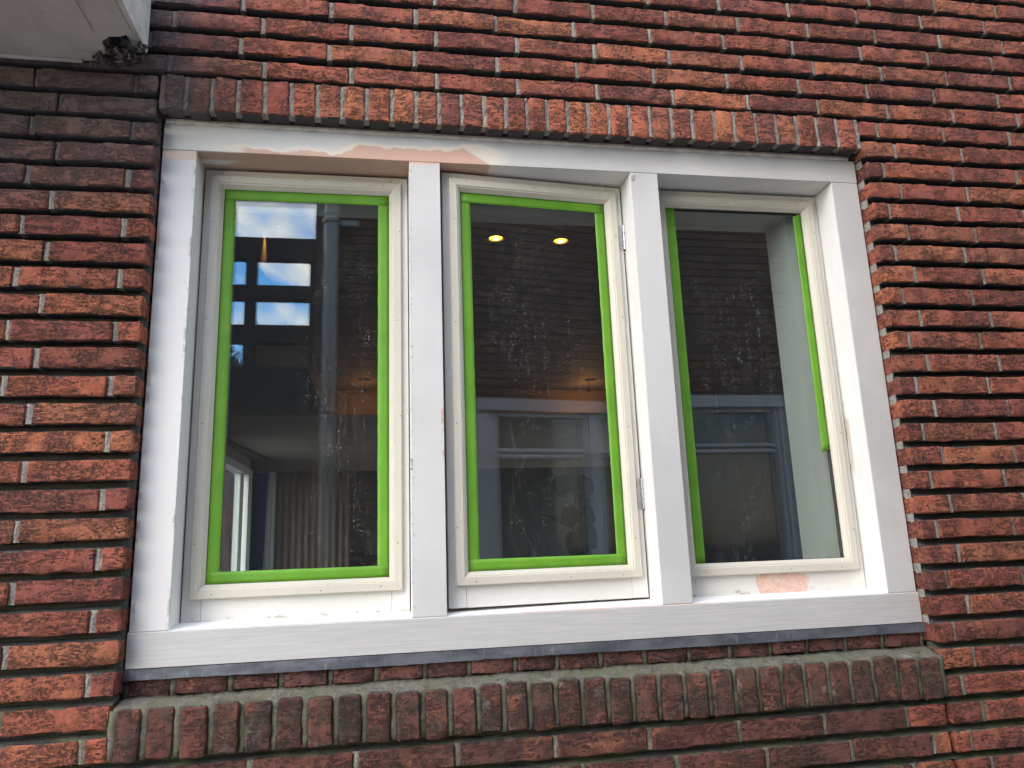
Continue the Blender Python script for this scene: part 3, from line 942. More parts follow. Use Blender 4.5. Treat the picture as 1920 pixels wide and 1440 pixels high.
BEAD_IN, BEAD_W = 0.0165, 0.0305
def sash(xr, w, z0, z1, yf, ang, **kw):
    """sash whose right edge is its origin; local x runs from -w to 0, face at local y = 0, sash body behind"""
    s = empty("sash", (xr - WO.x, yf, 0), win, ang, **kw)
    t = 0.038
    sw = BEAD_IN + BEAD_W - 0.006
    zb = z0 + 0.078
    zt = z1 - 0.046
    box_obj("stile", (-w, 0, z0 + 0.0003), (-w + sw, t, z1 - 0.0003), M_SASH, s, 0.001)
    box_obj("stile", (-sw, 0, z0 + 0.0003), (0, t, z1 - 0.0003), M_SASH, s, 0.001)
    box_obj("rail", (-w + sw + 0.0006, 0.0005, z0), (-sw - 0.0006, t, zb), M_SASH, s, 0.0008)
    box_obj("rail", (-w + sw + 0.0006, 0.0005, zt), (-sw - 0.0006, t, z1), M_SASH, s, 0.0008)
    rect = (-w + BEAD_IN, -BEAD_IN, z0 + 0.049, z1 - 0.019)
    for side in ('top', 'bottom', 'left', 'right'):
        frame_side("glazing_bead", rect, side, BEAD, M_BEAD, s)
    gx0, gx1, gz0, gz1 = rect[0] + BEAD_W - 0.004, rect[1] - BEAD_W + 0.004, rect[2] + BEAD_W - 0.004, rect[3] - BEAD_W + 0.004
    box_obj("glass_pane", (gx0, 0.0070, gz0), (gx1, 0.0110, gz1), M_GLASS, s)
    # the inner pane sits very slightly out of parallel
    g = box_obj("glass_pane", (gx0, -0.0020, gz0 - 0.0), (gx1, 0.0020, gz1), M_GLASS2, s)
    g.location = (0, 0.0260, 0)
    g.rotation_euler = (math.radians(0.10), 0, math.radians(0.13))
    bm = bmesh.new()      # dark spacer bar round the cavity
    for a, b in (((gx0, gz0), (gx0 + 0.0045, gz1)), ((gx1 - 0.0045, gz0), (gx1, gz1)), ((gx0 + 0.0045, gz0), (gx1 - 0.0045, gz0 + 0.0045)), ((gx0 + 0.0045, gz1 - 0.0045), (gx1 - 0.0045, gz1))):
        bm_box(bm, (a[0], 0.0120, a[1]), (b[0], 0.0225, b[1]))
    link("spacer_bar", mesh_from(bm, "spacer"), M_DARK, s)
    rr = random.Random(int(xr * 1000))
    hx0, hx1, hz0, hz1 = rect
    d = 0.009
    spots = [(hx0 + 0.04, hz1 - d), ((hx0 + hx1) / 2, hz1 - d), (hx1 - 0.05, hz1 - d), (hx0 + 0.05, hz0 + d), ((hx0 + hx1) / 2 + 0.05, hz0 + d), (hx1 - 0.05, hz0 + d)]
    for q in range(4):
        z = hz0 + 0.12 + q * 0.26
        spots += [(hx0 + d, z + rr.uniform(-0.02, 0.02)), (hx1 - d, z + rr.uniform(-0.03, 0.03))]
    for (x, z) in spots:
        o = link("nail", nail_me, None, s, (x + rr.uniform(-0.006, 0.006), -0.0115, z + rr.uniform(-0.002, 0.002)))
    return s, rect
ZB, ZT = 0.0785, 1.168
s1, rect1 = sash(0.5805, 0.5005, ZB, ZT, 0.082, 0.0, label="left fixed sash with cream glazing beads")
A5 = math.radians(5.2)
s2, rect2 = sash(1.1585, 0.4930, ZB + 0.0055, ZT, 0.082, A5, label="middle sash standing slightly open on its left side")
s3, rect3 = sash(1.7430, 0.5025, ZB, ZT, 0.082, 0.0, label="right fixed sash with a pink patch on its bottom rail")
# curled flakes of old paint
bm = bmesh.new()
rf = random.Random(12)
def flakes(n, cx, cz, sx, sz, y, size):
    for i in range(n):
        x, z = cx + rf.uniform(-sx, sx), cz + rf.uniform(-sz, sz)
        k = rf.randint(4, 6)
        r0 = size * rf.uniform(0.4, 1.0)
        tl = rf.uniform(-0.5, 0.5)
        ring_ = []
        for q in range(k):
            a = 2 * math.pi * q / k + rf.uniform(-0.3, 0.3)
            rr_ = r0 * rf.uniform(0.5, 1.1)
            ring_.append((x + rr_ * math.cos(a), z + rr_ * math.sin(a) * 0.7))
        f_ = [bm.verts.new((px_ - WO.x, y - 0.0008 - abs(px_ - x) * tl * 0.5, pz_)) for px_, pz_ in ring_]
        g_ = [bm.verts.new((px_ - WO.x, y - 0.0002 - abs(px_ - x) * tl * 0.5, pz_)) for px_, pz_ in ring_]
        bm.faces.new(f_); bm.faces.new(g_[::-1])
        for q in range(k):
            bm.faces.new((f_[q], g_[q], g_[(q + 1) % k], f_[(q + 1) % k]))
flakes(26, 1.1605, 1.010, 0.0025, 0.035, 0.081, 0.0045)
flakes(9, 0.5845, 0.410, 0.002, 0.018, 0.0005, 0.004)
flakes(10, 1.170, 1.160, 0.004, 0.010, 0.0008, 0.004)
link("paint_flake", mesh_from(bm, "paint_flake"), simple("old_flake", (0.40, 0.36, 0.31), 0.7, var=0.25, scale=60), win, kind="stuff")
# hinges of the middle sash
def hinge(z, h, parent):
    bm = bmesh.new()
    bm_box(bm, (-0.012, -0.0016, z - h / 2), (0.0005, 0.0, z + h / 2))
    for q in range(3):
        a = z - h / 2 + q * h / 3
        tube_bm(bm, (0.0018, -0.0035, a + 0.0008), (0.0018, -0.0035, a + h / 3 - 0.0008), 0.0042, n=12)
    for q in (-1, 1):
        tube_bm(bm, (-0.0065, -0.003, z + q * h * 0.3), (-0.0065, -0.0010, z + q * h * 0.3), 0.0022, n=8)
    return link("hinge", mesh_from(bm, "hinge", False), M_STEEL, parent)
hinge(0.335, 0.078, s2)
hinge(1.022, 0.070, s2)

# ------------------------------------------------------------------ masking tape on the glass
def strip(name, pts, parent, yf, seed):
    """a tape strip from a quad (four x-z corners in order), slightly uneven edges, 0.2 mm thick"""
    r = random.Random(seed)
    p = [Vector((a, 0, b)) for a, b in pts]
    n = max(4, int((p[1] - p[0]).length / 0.02))
    bm = bmesh.new()
    F, Bk = [], []
    for i in range(n + 1):
        t = i / n
        a = p[0].lerp(p[1], t); b = p[3].lerp(p[2], t)
        rowv = []
        for q in range(4):
            v = a.lerp(b, q / 3)
            w = r.uniform(-0.00035, 0.00035)
            v = v + (b - a).normalized() * (w if q in (0, 3) else 0)
            rowv.append(v)
        F.append([bm.verts.new((v.x, yf - 0.0004 + r.uniform(-0.00022, 0.00012), v.z)) for v in rowv])
        Bk.append([bm.verts.new((v.x, yf, v.z)) for v in rowv])
    for i in range(n):
        for q in range(3):
            bm.faces.new((F[i][q], F[i + 1][q], F[i + 1][q + 1], F[i][q + 1]))
            bm.faces.new((Bk[i][q], Bk[i][q + 1], Bk[i + 1][q + 1], Bk[i + 1][q]))
        bm.faces.new((F[i][0], Bk[i][0], Bk[i + 1][0], F[i + 1][0]))
        bm.faces.new((F[i][3], F[i + 1][3], Bk[i + 1][3], Bk[i][3]))
    for i in (0, n):
        for q in range(3):
            bm.faces.new((F[i][q], F[i][q + 1], Bk[i][q + 1], Bk[i][q]))
    return link(name, mesh_from(bm, name, True), M_TAPE, parent)

def tape_frame(xr, yf, ang, rect, label, tw=0.0270, sides=('left', 'right', 'top', 'bottom')):
    e = empty("masking_tape", (xr, yf, 0), None, ang, label=label, category="masking tape", group="green masking tape on the glass", kind="thing")
    x0, x1, z0, z1 = rect[0] + BEAD_W + 0.0004, rect[1] - BEAD_W - 0.0004, rect[2] + BEAD_W + 0.0004, rect[3] - BEAD_W - 0.0004
    g = 0.0069
    j = random.Random(int(xr * 99))
    if 'left' in sides:
        strip("tape_strip", [(x0, z0), (x0, z1), (x0 + tw, z1), (x0 + tw + 0.001, z0)], e, g, 1)
    if 'right' in sides:
        strip("tape_strip", [(x1 - tw, z0), (x1 - tw - 0.0008, z1), (x1, z1), (x1, z0)], e, g - 0.0001, 2)
    if 'top' in sides:
        strip("tape_strip", [(x0 + 0.0002, z1 - tw), (x1 - 0.0002, z1 - tw + 0.001), (x1 - 0.0002, z1 - 0.0001), (x0 + 0.0002, z1 - 0.0001)], e, g - 0.0008, 3)
    if 'bottom' in sides:
        strip("tape_strip", [(x0 + 0.0002, z0 + 0.0001), (x1 - 0.0002, z0 + 0.0001), (x1 - 0.0002, z0 + tw - 0.001), (x0 + 0.0002, z0 + tw)], e, g - 0.0009, 4)
    return e, (x0, x1, z0, z1), g
tape_frame(0.5805, 0.082, 0.0, rect1, "full square of green masking tape around the left glass pane")
tape_frame(1.1585, 0.082, A5, rect2, "full square of green masking tape around the glass of the slightly open middle sash")
e3, (tx0, tx1, tz0, tz1), g3 = tape_frame(1.7430, 0.082, 0.0, rect3, "two separate vertical strips of green masking tape on the right glass pane, one cut short", sides=('left',))
strip("tape_strip", [(tx1 - 0.0235, 0.431), (tx1 - 0.0250, tz1 - 0.010), (tx1, tz1 - 0.0005), (tx1, 0.4405)], e3, g3, 9)

# ------------------------------------------------------------------ lead flashing
lead = empty("lead_flashing", (0.912, 0, -0.012), label="dark grey lead strip under the white sill board", category="flashing", kind="thing")
def lead_strip(x0, x1, seed, dy):
    r = random.Random(seed)
    bm = bmesh.new()
    n = int((x1 - x0) / 0.02)
    cols = []
    for i in range(n + 1):
        x = x0 + (x1 - x0) * i / n
        b = math.sin(x * 7 + seed) * 0.0010 + r.uniform(-0.0006, 0.0006)
        y = -0.0065 + dy + math.sin(x * 11 + seed) * 0.0012 + r.uniform(-0.0004, 0.0004)
        cols.append([bm.verts.new((x - 0.912, yy, zz + 0.012)) for yy, zz in ((0.010, -0.0012), (-0.0030 + dy, -0.0018), (y, -0.0235 + b), (y + 0.002, -0.0238 + b), (0.0005 + dy, -0.0050), (0.010, -0.0045))])
    for i in range(n):
        for q in range(6):
            bm.faces.new((cols[i][q], cols[i + 1][q], cols[i + 1][(q + 1) % 6], cols[i][(q + 1) % 6]))
    bm.faces.new(cols[0]); bm.faces.new(cols[-1][::-1])
    link("lead_strip", mesh_from(bm, "lead_strip"), M_LEAD, lead)
lead_strip(-0.003, 0.846, 1, 0.0)
lead_strip(0.840, 1.829, 2, -0.0022)

# ------------------------------------------------------------------ canopy top left
M_SOFFIT = simple("soffit_paint", (0.42, 0.39, 0.34), 0.75, var=0.17, scale=9, bump=0.5)
M_CONC = simple("old_render", (0.52, 0.50, 0.46), 0.9, var=0.2, scale=22, bump=0.9, bdist=0.003)
M_RUBBLE = simple("crumbled_mortar", (0.105, 0.09, 0.078), 0.95, var=0.25, scale=60, bump=1.0, bdist=0.004)
can = empty("canopy", (-0.6, -0.4, 1.36), label="beige painted canopy jutting from the wall above its broken corner", category="canopy", kind="thing")
def rel(a, o=(-0.6, -0.4, 1.36)):
    return tuple(a[i] - o[i] for i in range(3))
# soffit with its inner corner broken away
def plate(name, pts, z0, z1, mat, parent, o):
    bm = bmesh.new()
    a = [bm.verts.new(rel((x, y, z0), o)) for x, y in pts]
    b = [bm.verts.new(rel((x, y, z1), o)) for x, y in pts]
    bm.faces.new(a[::-1]); bm.faces.new(b)
    n = len(pts)
    for i in range(n):
        bm.faces.new((a[i], a[(i + 1) % n], b[(i + 1) % n], b[i]))
    return link(name, mesh_from(bm, name), mat, parent)
OC = (-0.6, -0.4, 1.36)
plate("soffit", [(-1.5, -0.45), (-0.031, -0.45), (-0.031, -0.163), (-0.058, -0.150), (-0.083, -0.147), (-0.104, -0.128), (-0.112, -0.105),
                 (-0.108, -0.088), (-0.128, -0.076), (-0.140, -0.060), (-0.165, -0.052), (-0.200, -0.048), (-1.5, -0.046)], 1.360, 1.372, M_SOFFIT, can, OC)
box_obj("fascia", rel((-0.0305, -0.453, 1.362)), rel((-0.018, -0.160, 1.62)), M_CONC, can, 0.001)
box_obj("fascia", rel((-1.5, -0.466, 1.362)), rel((-0.018, -0.454, 1.62)), M_CONC, can, 0.001)
box_obj("canopy_slab", rel((-1.5, -0.452, 1.3725)), rel((-0.031, -0.170, 1.60)), M_RUBBLE, can)
box_obj("canopy_slab", rel((-1.5, -0.1698, 1.3727)), rel((-0.100, -0.0465, 1.60)), M_RUBBLE, can)
box_obj("soffit_batten", rel((-0.118, -0.449, 1.3565)), rel((-0.110, -0.165, 1.3598)), M_SOFFIT, can, 0.001)
box_obj("soffit_bead", rel((-1.5, -0.060, 1.3540)), rel((-0.17, -0.0500, 1.3597)), M_CONC, can, 0.002)
box_obj("end_block", rel((-0.062, -0.125, 1.395)), rel((-0.034, -0.046, 1.55)), M_CONC, can, 0.003)
bm = bmesh.new()
rr = random.Random(3)
for i in range(46):
    x = rr.uniform(-0.15, -0.03); y = rr.uniform(-0.10, -0.05); z = rr.uniform(1.340, 1.385) + (x + 0.15) * 0.12
    s = rr.uniform(0.004, 0.011)
    mm = Matrix.Translation(rel((x, y, z))) @ Matrix.Rotation(rr.uniform(0, 6), 4, (rr.random(), rr.random(), rr.random() + 0.1)) @ Matrix.Diagonal((s, s * rr.uniform(0.5, 1), s * rr.uniform(0.4, 1), 1))
    bmesh.ops.create_icosphere(bm, subdivisions=1, radius=1, matrix=mm)
link("crumbled_mortar", mesh_from(bm, "rubble"), M_RUBBLE, can, kind="stuff")
# torn fibres hanging from the break
bm = bmesh.new()
for i in range(34):
    p = Vector((rr.uniform(-0.15, -0.05), rr.uniform(-0.10, -0.055), rr.uniform(1.345, 1.372)))
    q = p + Vector((rr.uniform(-0.016, 0.012), rr.uniform(-0.012, 0.004), rr.uniform(-0.014, 0.004)))
    tube_bm(bm, rel(p), rel(q), 0.0007, 0.0003, n=4)
link("torn_fibres", mesh_from(bm, "fibres"), simple("fibre", (0.38, 0.36, 0.32), 0.9), can, kind="stuff")

# ------------------------------------------------------------------ the room behind the glass
M_REVEAL = simple("plaster_reveal", (0.62, 0.64, 0.61), 0.8, var=0.06, scale=4, bump=0.1)
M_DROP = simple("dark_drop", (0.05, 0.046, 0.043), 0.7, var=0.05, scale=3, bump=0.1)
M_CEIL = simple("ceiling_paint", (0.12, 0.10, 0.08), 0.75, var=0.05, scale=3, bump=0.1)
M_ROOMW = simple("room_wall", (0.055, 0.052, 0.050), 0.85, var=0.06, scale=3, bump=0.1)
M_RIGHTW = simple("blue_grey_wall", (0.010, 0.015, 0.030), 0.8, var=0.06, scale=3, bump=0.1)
M_BLUE = simple("blue_wall_paint", (0.10, 0.24, 0.85), 0.7, var=0.05, scale=3, bump=0.1)
M_BULK = simple("warm_wall", (0.26, 0.19, 0.13), 0.8, var=0.05, scale=3, bump=0.1)
M_FAR = simple("far_ceiling", (0.42, 0.36, 0.29), 0.8, var=0.05, scale=3, bump=0.1)
M_FLOOR = simple("floor_wood", (0.16, 0.10, 0.06), 0.5, var=0.1, scale=6)
def st_box(name, a, b, mat):
    return box_obj(name, a, b, mat, None, kind="structure")
# window reveals and inner board
st_box("window_reveal", (1.678, 0.1412, 0.10), (1.86, 0.255, 1.20), M_REVEAL)
st_box("window_reveal", (-0.03, 0.1412, 0.10), (0.125, 0.255, 1.20), M_REVEAL)
st_box("window_reveal", (0.1252, 0.1415, 1.134), (1.6778, 0.258, 1.24), M_REVEAL)
st_box("window_board", (0.1252, 0.1415, 0.04), (1.6778, 0.300, 0.110), M_REVEAL)
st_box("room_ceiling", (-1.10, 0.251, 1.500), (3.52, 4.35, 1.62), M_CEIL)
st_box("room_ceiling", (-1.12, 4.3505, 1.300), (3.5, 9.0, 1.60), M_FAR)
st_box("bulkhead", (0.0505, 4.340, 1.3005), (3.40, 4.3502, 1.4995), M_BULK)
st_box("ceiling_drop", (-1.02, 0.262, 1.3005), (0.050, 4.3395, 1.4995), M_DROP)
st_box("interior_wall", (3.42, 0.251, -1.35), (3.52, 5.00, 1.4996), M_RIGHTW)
st_box("interior_wall", (3.42, 5.0002, -1.35), (3.52, 7.35, -1.0), M_RIGHTW)  # opening over this piece is added to let daylight into the back room
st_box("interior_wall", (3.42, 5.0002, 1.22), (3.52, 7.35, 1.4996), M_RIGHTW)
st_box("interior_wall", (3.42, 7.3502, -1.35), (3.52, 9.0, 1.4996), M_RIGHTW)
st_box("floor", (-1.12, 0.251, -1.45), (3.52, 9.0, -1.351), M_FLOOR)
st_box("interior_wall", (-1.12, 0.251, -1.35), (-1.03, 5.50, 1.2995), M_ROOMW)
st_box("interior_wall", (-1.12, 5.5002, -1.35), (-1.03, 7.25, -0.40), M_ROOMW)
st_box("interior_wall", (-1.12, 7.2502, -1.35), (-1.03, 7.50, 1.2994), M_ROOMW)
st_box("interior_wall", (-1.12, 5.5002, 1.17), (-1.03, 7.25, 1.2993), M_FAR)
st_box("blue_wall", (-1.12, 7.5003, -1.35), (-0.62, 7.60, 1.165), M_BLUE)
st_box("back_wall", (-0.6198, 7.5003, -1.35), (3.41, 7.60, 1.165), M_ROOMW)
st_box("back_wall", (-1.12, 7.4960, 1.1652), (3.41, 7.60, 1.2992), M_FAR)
st_box("house_roof", (-1.6, 0.255, 1.63), (3.8, 9.2, 1.75), M_ROOMW)
st_box("house_wall", (-1.55, 0.2505, -1.35), (-1.125, 0.30, 1.62), M_ROOMW)

# far side window with its frame, in the left wall of the back room
M_WFR = simple("white_frame", (0.78, 0.80, 0.78), 0.5, var=0.04, scale=8, bump=0.1)
sw = empty("side_window", (-1.06, 6.4, 0.4), label="white framed side window at the far end of the room seen through the left pane", category="window", kind="thing")
OS = (-1.06, 6.4, 0.4)
for nm, a, b in (("frame_post", (-1.115, 5.501, -0.399), (-1.00, 5.58, 1.169)), ("frame_post", (-1.115, 7.02, -0.399), (-1.00, 7.249, 1.169)),
                 ("frame_rail", (-1.115, 5.5805, 1.09), (-1.00, 7.0195, 1.169)), ("frame_rail", (-1.115, 5.5805, -0.399), (-1.00, 7.0195, -0.31)),
                 ("sash_post", (-1.09, 6.70, -0.309), (-1.03, 6.90, 1.089)), ("sash_post", (-1.09, 5.60, -0.309), (-1.03, 5.68, 1.089))):
    box_obj(nm, rel(a, OS), rel(b, OS), M_WFR, sw, 0.003)
box_obj("glass_pane", rel((-1.062, 5.681, -0.309), OS), rel((-1.058, 6.699, 1.089), OS), M_GLASS2, sw)

# curtain
def curtain(name, x0, x1, y, z0, z1, mat, label, flare=0.0, folds=5):
    bm = bmesh.new()
    n, mz = folds * 8, 8
    f = []
    for j in range(mz + 1):
        z = z0 + (z1 - z0) * j / mz
        t = j / mz
        w0 = x0 + flare * (1 - t) * -1
        rowv = []
        for i in range(n + 1):
            x = w0 + (x1 - w0) * i / n
            rowv.append((x, y + math.sin(i / 8 * 2 * math.pi) * 0.022 * (0.6 + 0.4 * (1 - t)), z))
        f.append(rowv)
    Fv = [[bm.verts.new(p) for p in r] for r in f]
    Bv = [[bm.verts.new((p[0], p[1] + 0.004, p[2])) for p in r] for r in f]
    for j in range(mz):
        for i in range(n):
            bm.faces.new((Fv[j][i], Fv[j][i + 1], Fv[j + 1][i + 1], Fv[j + 1][i]))
            bm.faces.new((Bv[j][i], Bv[j + 1][i], Bv[j + 1][i + 1], Bv[j][i + 1]))
    o = link(name, mesh_from(bm, name, True), mat)
    o['label'] = label
    o['category'] = "curtain"
    o['kind'] = 'thing'
    return o
M_CURT = simple("white_curtain", (0.80, 0.80, 0.78), 0.9, var=0.04, scale=8, bump=0.1)
M_CURT2 = simple("brown_curtain", (0.15, 0.115, 0.095), 0.9, var=0.08, scale=8, bump=0.1)
curtain("curtain", -0.842, -0.750, 7.38, -0.6, 1.160, M_CURT, "narrow white curtain edge beside the blue wall at the back of the room", flare=0.05, folds=2)
curtain("curtain", -0.747, 0.10, 7.36, -0.6, 1.160, M_CURT2, "wide dull brown curtain next to the white one at the back of the room", folds=11)
# curtain rail on the far ceiling
bm = bmesh.new()
tube_bm(bm, (-1.0, 5.3, 1.285), (-0.80, 7.40, 1.285), 0.012, n=8)
o = link("curtain_rail", mesh_from(bm, "rail", True), simple("rail_dark", (0.06, 0.05, 0.045), 0.6))
o['label'] = "thin dark curtain rail running along the far ceiling above the side window"
o['category'] = "curtain rail"

# recessed ceiling spots
M_LAMP = NT("lamp_face", 0.3, 0.4)
M_LAMP.color((0.9, 0.7, 0.2))
pos_n = M_LAMP.noise(60, 3, 0.6)
M_LAMP.b.inputs['Emission Color'].default_value = (1.0, 0.56, 0.05, 1)
M_LAMP.b.inputs['Emission Strength'].default_value = 1.5
M_BULB = NT("lamp_core", 0.3, 0.4)
M_BULB.color((1, 0.9, 0.5))
M_BULB.b.inputs['Emission Color'].default_value = (1.0, 0.80, 0.34, 1)
M_BULB.b.inputs['Emission Strength'].default_value = 5.0
M_RING = simple("lamp_ring", (0.55, 0.36, 0.18), 0.35, metal=0.6)
def spot(x, y, label, energy=0.8):
    e = empty("ceiling_spot", (x, y, 1.5), label=label, category="ceiling light", group="recessed ceiling spotlights", kind="thing")
    bm = bmesh.new()
    n = 28
    prof = [(0.030, -0.0005), (0.031, -0.006), (0.036, -0.006), (0.038, -0.0005)]
    rings = []
    for r, z in prof:
        rings.append([bm.verts.new((r * math.cos(2 * math.pi * i / n), r * math.sin(2 * math.pi * i / n), z)) for i in range(n)])
    for q in range(4):
        for i in range(n):
            bm.faces.new((rings[q][i], rings[q][(i + 1) % n], rings[(q + 1) % 4][(i + 1) % n], rings[(q + 1) % 4][i]))
    link("trim_ring", mesh_from(bm, "ring", True), M_RING, e)
    bm = bmesh.new()
    bmesh.ops.create_uvsphere(bm, u_segments=20, v_segments=10, radius=1.0, matrix=Matrix.Diagonal((0.0285, 0.0285, 0.004, 1)))
    for v in bm.verts:
        v.co.z -= 0.001
    link("lamp_lens", mesh_from(bm, "lens", True), M_LAMP.m, e)
    bm = bmesh.new()
    bmesh.ops.create_uvsphere(bm, u_segments=14, v_segments=8, radius=1.0, matrix=Matrix.Translation((0, 0.002, -0.006)) @ Matrix.Diagonal((0.010, 0.010, 0.004, 1)))
    link("lamp_bulb", mesh_from(bm, "bulb", True), M_BULB.m, e)
    ld = bpy.data.lights.new("spot_light", 'SPOT')
    ld.energy = energy
    ld.color = (1.0, 0.62, 0.25)
    ld.spot_size = math.radians(110)
    ld.spot_blend = 0.6
    ld.shadow_soft_size = 0.02
    lo = bpy.data.objects.new("lamp_beam", ld)
    COL.objects.link(lo)
    lo.parent = e
    lo.location = (0, 0, -0.02)
    return e
spot(0.985, 1.195, "lit yellow ceiling spotlight, the left of the two seen through the middle pane")
spot(1.268, 1.200, "lit yellow ceiling spotlight, the right of the two seen through the middle pane")
for (x, y, pw, lb) in ((0.36, 4.00, 0.34, "added small hanging lamp making the orange glow by the lowered ceiling part, behind the left pane"), (2.15, 4.00, 0.62, "added small hanging lamp making the orange glow further right, behind the middle pane")):
    e = empty("added_glow_lamp", (x, y, 1.5), label=lb, category="ceiling light", kind="thing")  # fixture added to carry the orange glow, whose source is unseen
    bm = bmesh.new()
    tube_bm(bm, (0, 0, -0.0005), (0, 0, -0.060), 0.002, 0.002, n=6)
    link("cord", mesh_from(bm, "cord"), M_DROP, e)
    bm = bmesh.new()
    tube_bm(bm, (0, 0, -0.060), (0, 0, -0.085), 0.008, 0.022, n=14, cap=False)
    link("lamp_shade", mesh_from(bm, "shade"), M_DROP, e)
    ld = bpy.data.lights.new("added_glow_light", 'POINT')
    ld.energy = pw
    ld.color = (1.0, 0.42, 0.11)
    ld.shadow_soft_size = 0.006
    lo = bpy.data.objects.new("lamp_glow", ld)
    COL.objects.link(lo)
    lo.parent = e
    lo.location = (0, 0.05, -0.15)
sl = bpy.data.lights.new("side_spot", 'SPOT')
sl.energy = 2.2
sl.color = (1.0, 0.42, 0.10)
sl.spot_size = math.radians(60)
sl.spot_blend = 0.8
sl.shadow_soft_size = 0.015
e = empty("wall_washer", (0.085, 1.16, 1.5), label="small dark ceiling lamp throwing an orange streak down the lowered ceiling part", category="ceiling light", kind="thing")
bm = bmesh.new()
tube_bm(bm, (0, 0, -0.0005), (0, 0, -0.004), 0.020, 0.018, n=14)
link("housing", mesh_from(bm, "housing"), M_DROP, e)
lo = bpy.data.objects.new("lamp_beam", sl)
COL.objects.link(lo)
lo.parent = e
lo.location = (0, 0, -0.012)
lo.rotation_euler = (0, math.radians(18), 0)
# plants on the inner window board
M_LEAF = simple("dark_leaf", (0.003, 0.007, 0.004), 0.8, spec=0.05, var=0.15, scale=20)
M_POT = simple("pot_glaze", (0.10, 0.10, 0.11), 0.35)
def leaf_bm(bm, base, tip, width, droop=0.15):
    base, tip = Vector(base), Vector(tip)
    d = tip - base
    L = d.length
    side = d.cross(Vector((0, 1, 0.2))).normalized()
    nrm = d.cross(side).normalized()
    n = 6
    rows_ = []
    for i in range(n + 1):
        t = i / n
        w = width * math.sin(math.pi * (0.08 + 0.90 * t)) ** 0.75
        c = base + d * t - Vector((0, 0, 1)) * droop * L * t * t
        rows_.append([bm.verts.new(c - side * w + nrm * w * 0.25), bm.verts.new(c), bm.verts.new(c + side * w + nrm * w * 0.25)])
    for i in range(n):
        for q in range(2):
            bm.faces.new((rows_[i][q], rows_[i][q + 1], rows_[i + 1][q + 1], rows_[i + 1][q]))
def plant(name, loc, label, stems, leaves):
    e = empty(name, loc, label=label, category="plant", kind="thing")
    bm = bmesh.new()
    n = 20
    prof = [(0.030, 0), (0.040, 0.055), (0.043, 0.058), (0.039, 0.058), (0.036, 0.045), (0.0, 0.045)]
    prev = None
    first = None
    for r, z in prof:
        ring = [bm.verts.new((max(r, 0.0005) * math.cos(2 * math.pi * i / n), max(r, 0.0005) * math.sin(2 * math.pi * i / n), z)) for i in range(n)]
        if prev:
            for i in range(n):
                bm.faces.new((prev[i], prev[(i + 1) % n], ring[(i + 1) % n], ring[i]))
        else:
            bm.faces.new(ring[::-1])
        prev = ring
    link("pot", mesh_from(bm, "pot", True), M_POT, e)
    bm = bmesh.new()
    for a, b in stems:
        tube_bm(bm, a, b, 0.0025, 0.0018, n=6)
    link("stem", mesh_from(bm, "stem", True), M_LEAF, e)
    for (a, b, w) in leaves:
        bm = bmesh.new()
        leaf_bm(bm, a, b, w * 1.25)
        bmesh.ops.solidify(bm, geom=bm.faces[:], thickness=0.0006)
        link("leaf", mesh_from(bm, "leaf", True), M_LEAF, e)
    return e
pl = (1.015, 0.225, 0.110)
plant("rubber_plant", pl, "dark large-leaved pot plant behind the glass of the middle pane",
      [((0, 0, 0.04), (0.0, 0.01, 0.13)), ((0.0, 0.01, 0.13), (0.012, 0.0, 0.25)), ((0.0, 0.01, 0.15), (-0.07, 0.0, 0.185)), ((0.0, 0.01, 0.12), (0.03, 0.0, 0.17))],
      [((0.012, 0, 0.245), (-0.055, -0.01, 0.285), 0.026), ((0.012, 0, 0.245), (0.055, 0.0, 0.285), 0.026), ((0.012, 0.0, 0.225), (0.045, -0.02, 0.225), 0.024),
       ((0.008, 0, 0.20), (-0.035, -0.02, 0.165), 0.022), ((0.008, 0, 0.19), (0.058, -0.01, 0.175), 0.025), ((0.015, 0, 0.155), (0.055, -0.01, 0.105), 0.022),
       ((0.0, 0, 0.14), (-0.012, -0.02, 0.085), 0.020), ((0.0, 0.0, 0.12), (0.040, -0.01, 0.055), 0.018)])
rl = random.Random(8)
small_leaves = []
for i in range(26):
    a = rl.uniform(0, 6.28); h = rl.uniform(0.045, 0.10)
    b = (0.035 * math.cos(a) * rl.uniform(0.5, 1.2), 0.03 * math.sin(a), h + rl.uniform(0.0, 0.03))
    small_leaves.append(((b[0] * 0.4, b[1] * 0.4, h - 0.02), b, rl.uniform(0.006, 0.010)))
plant("small_bushy_plant", (0.475, 0.225, 0.110), "small bushy dark plant behind the lower right corner of the left pane",
      [((0, 0, 0.04), (0.0, 0.0, 0.08)), ((0, 0, 0.04), (0.015, 0, 0.08)), ((0, 0, 0.04), (-0.015, 0, 0.08))], small_leaves)

# ------------------------------------------------------------------ the alley and what mirrors in the glass
M_PAVE = simple("ground_paving", (0.30, 0.28, 0.26), 0.9, var=0.15, scale=3, bump=0.5)
bm = bmesh.new()
bm_box(bm, (-150, -150, -1.50), (150, 150, -1.4600))
link("ground", mesh_from(bm, "ground"), M_PAVE, None, kind="structure")
bm = bmesh.new()
bm_box(bm, (-12, -3.19, -1.459), (12, -0.01, -1.35))
link("alley_pavement", mesh_from(bm, "pavement"), M_PAVE, None, kind="structure")

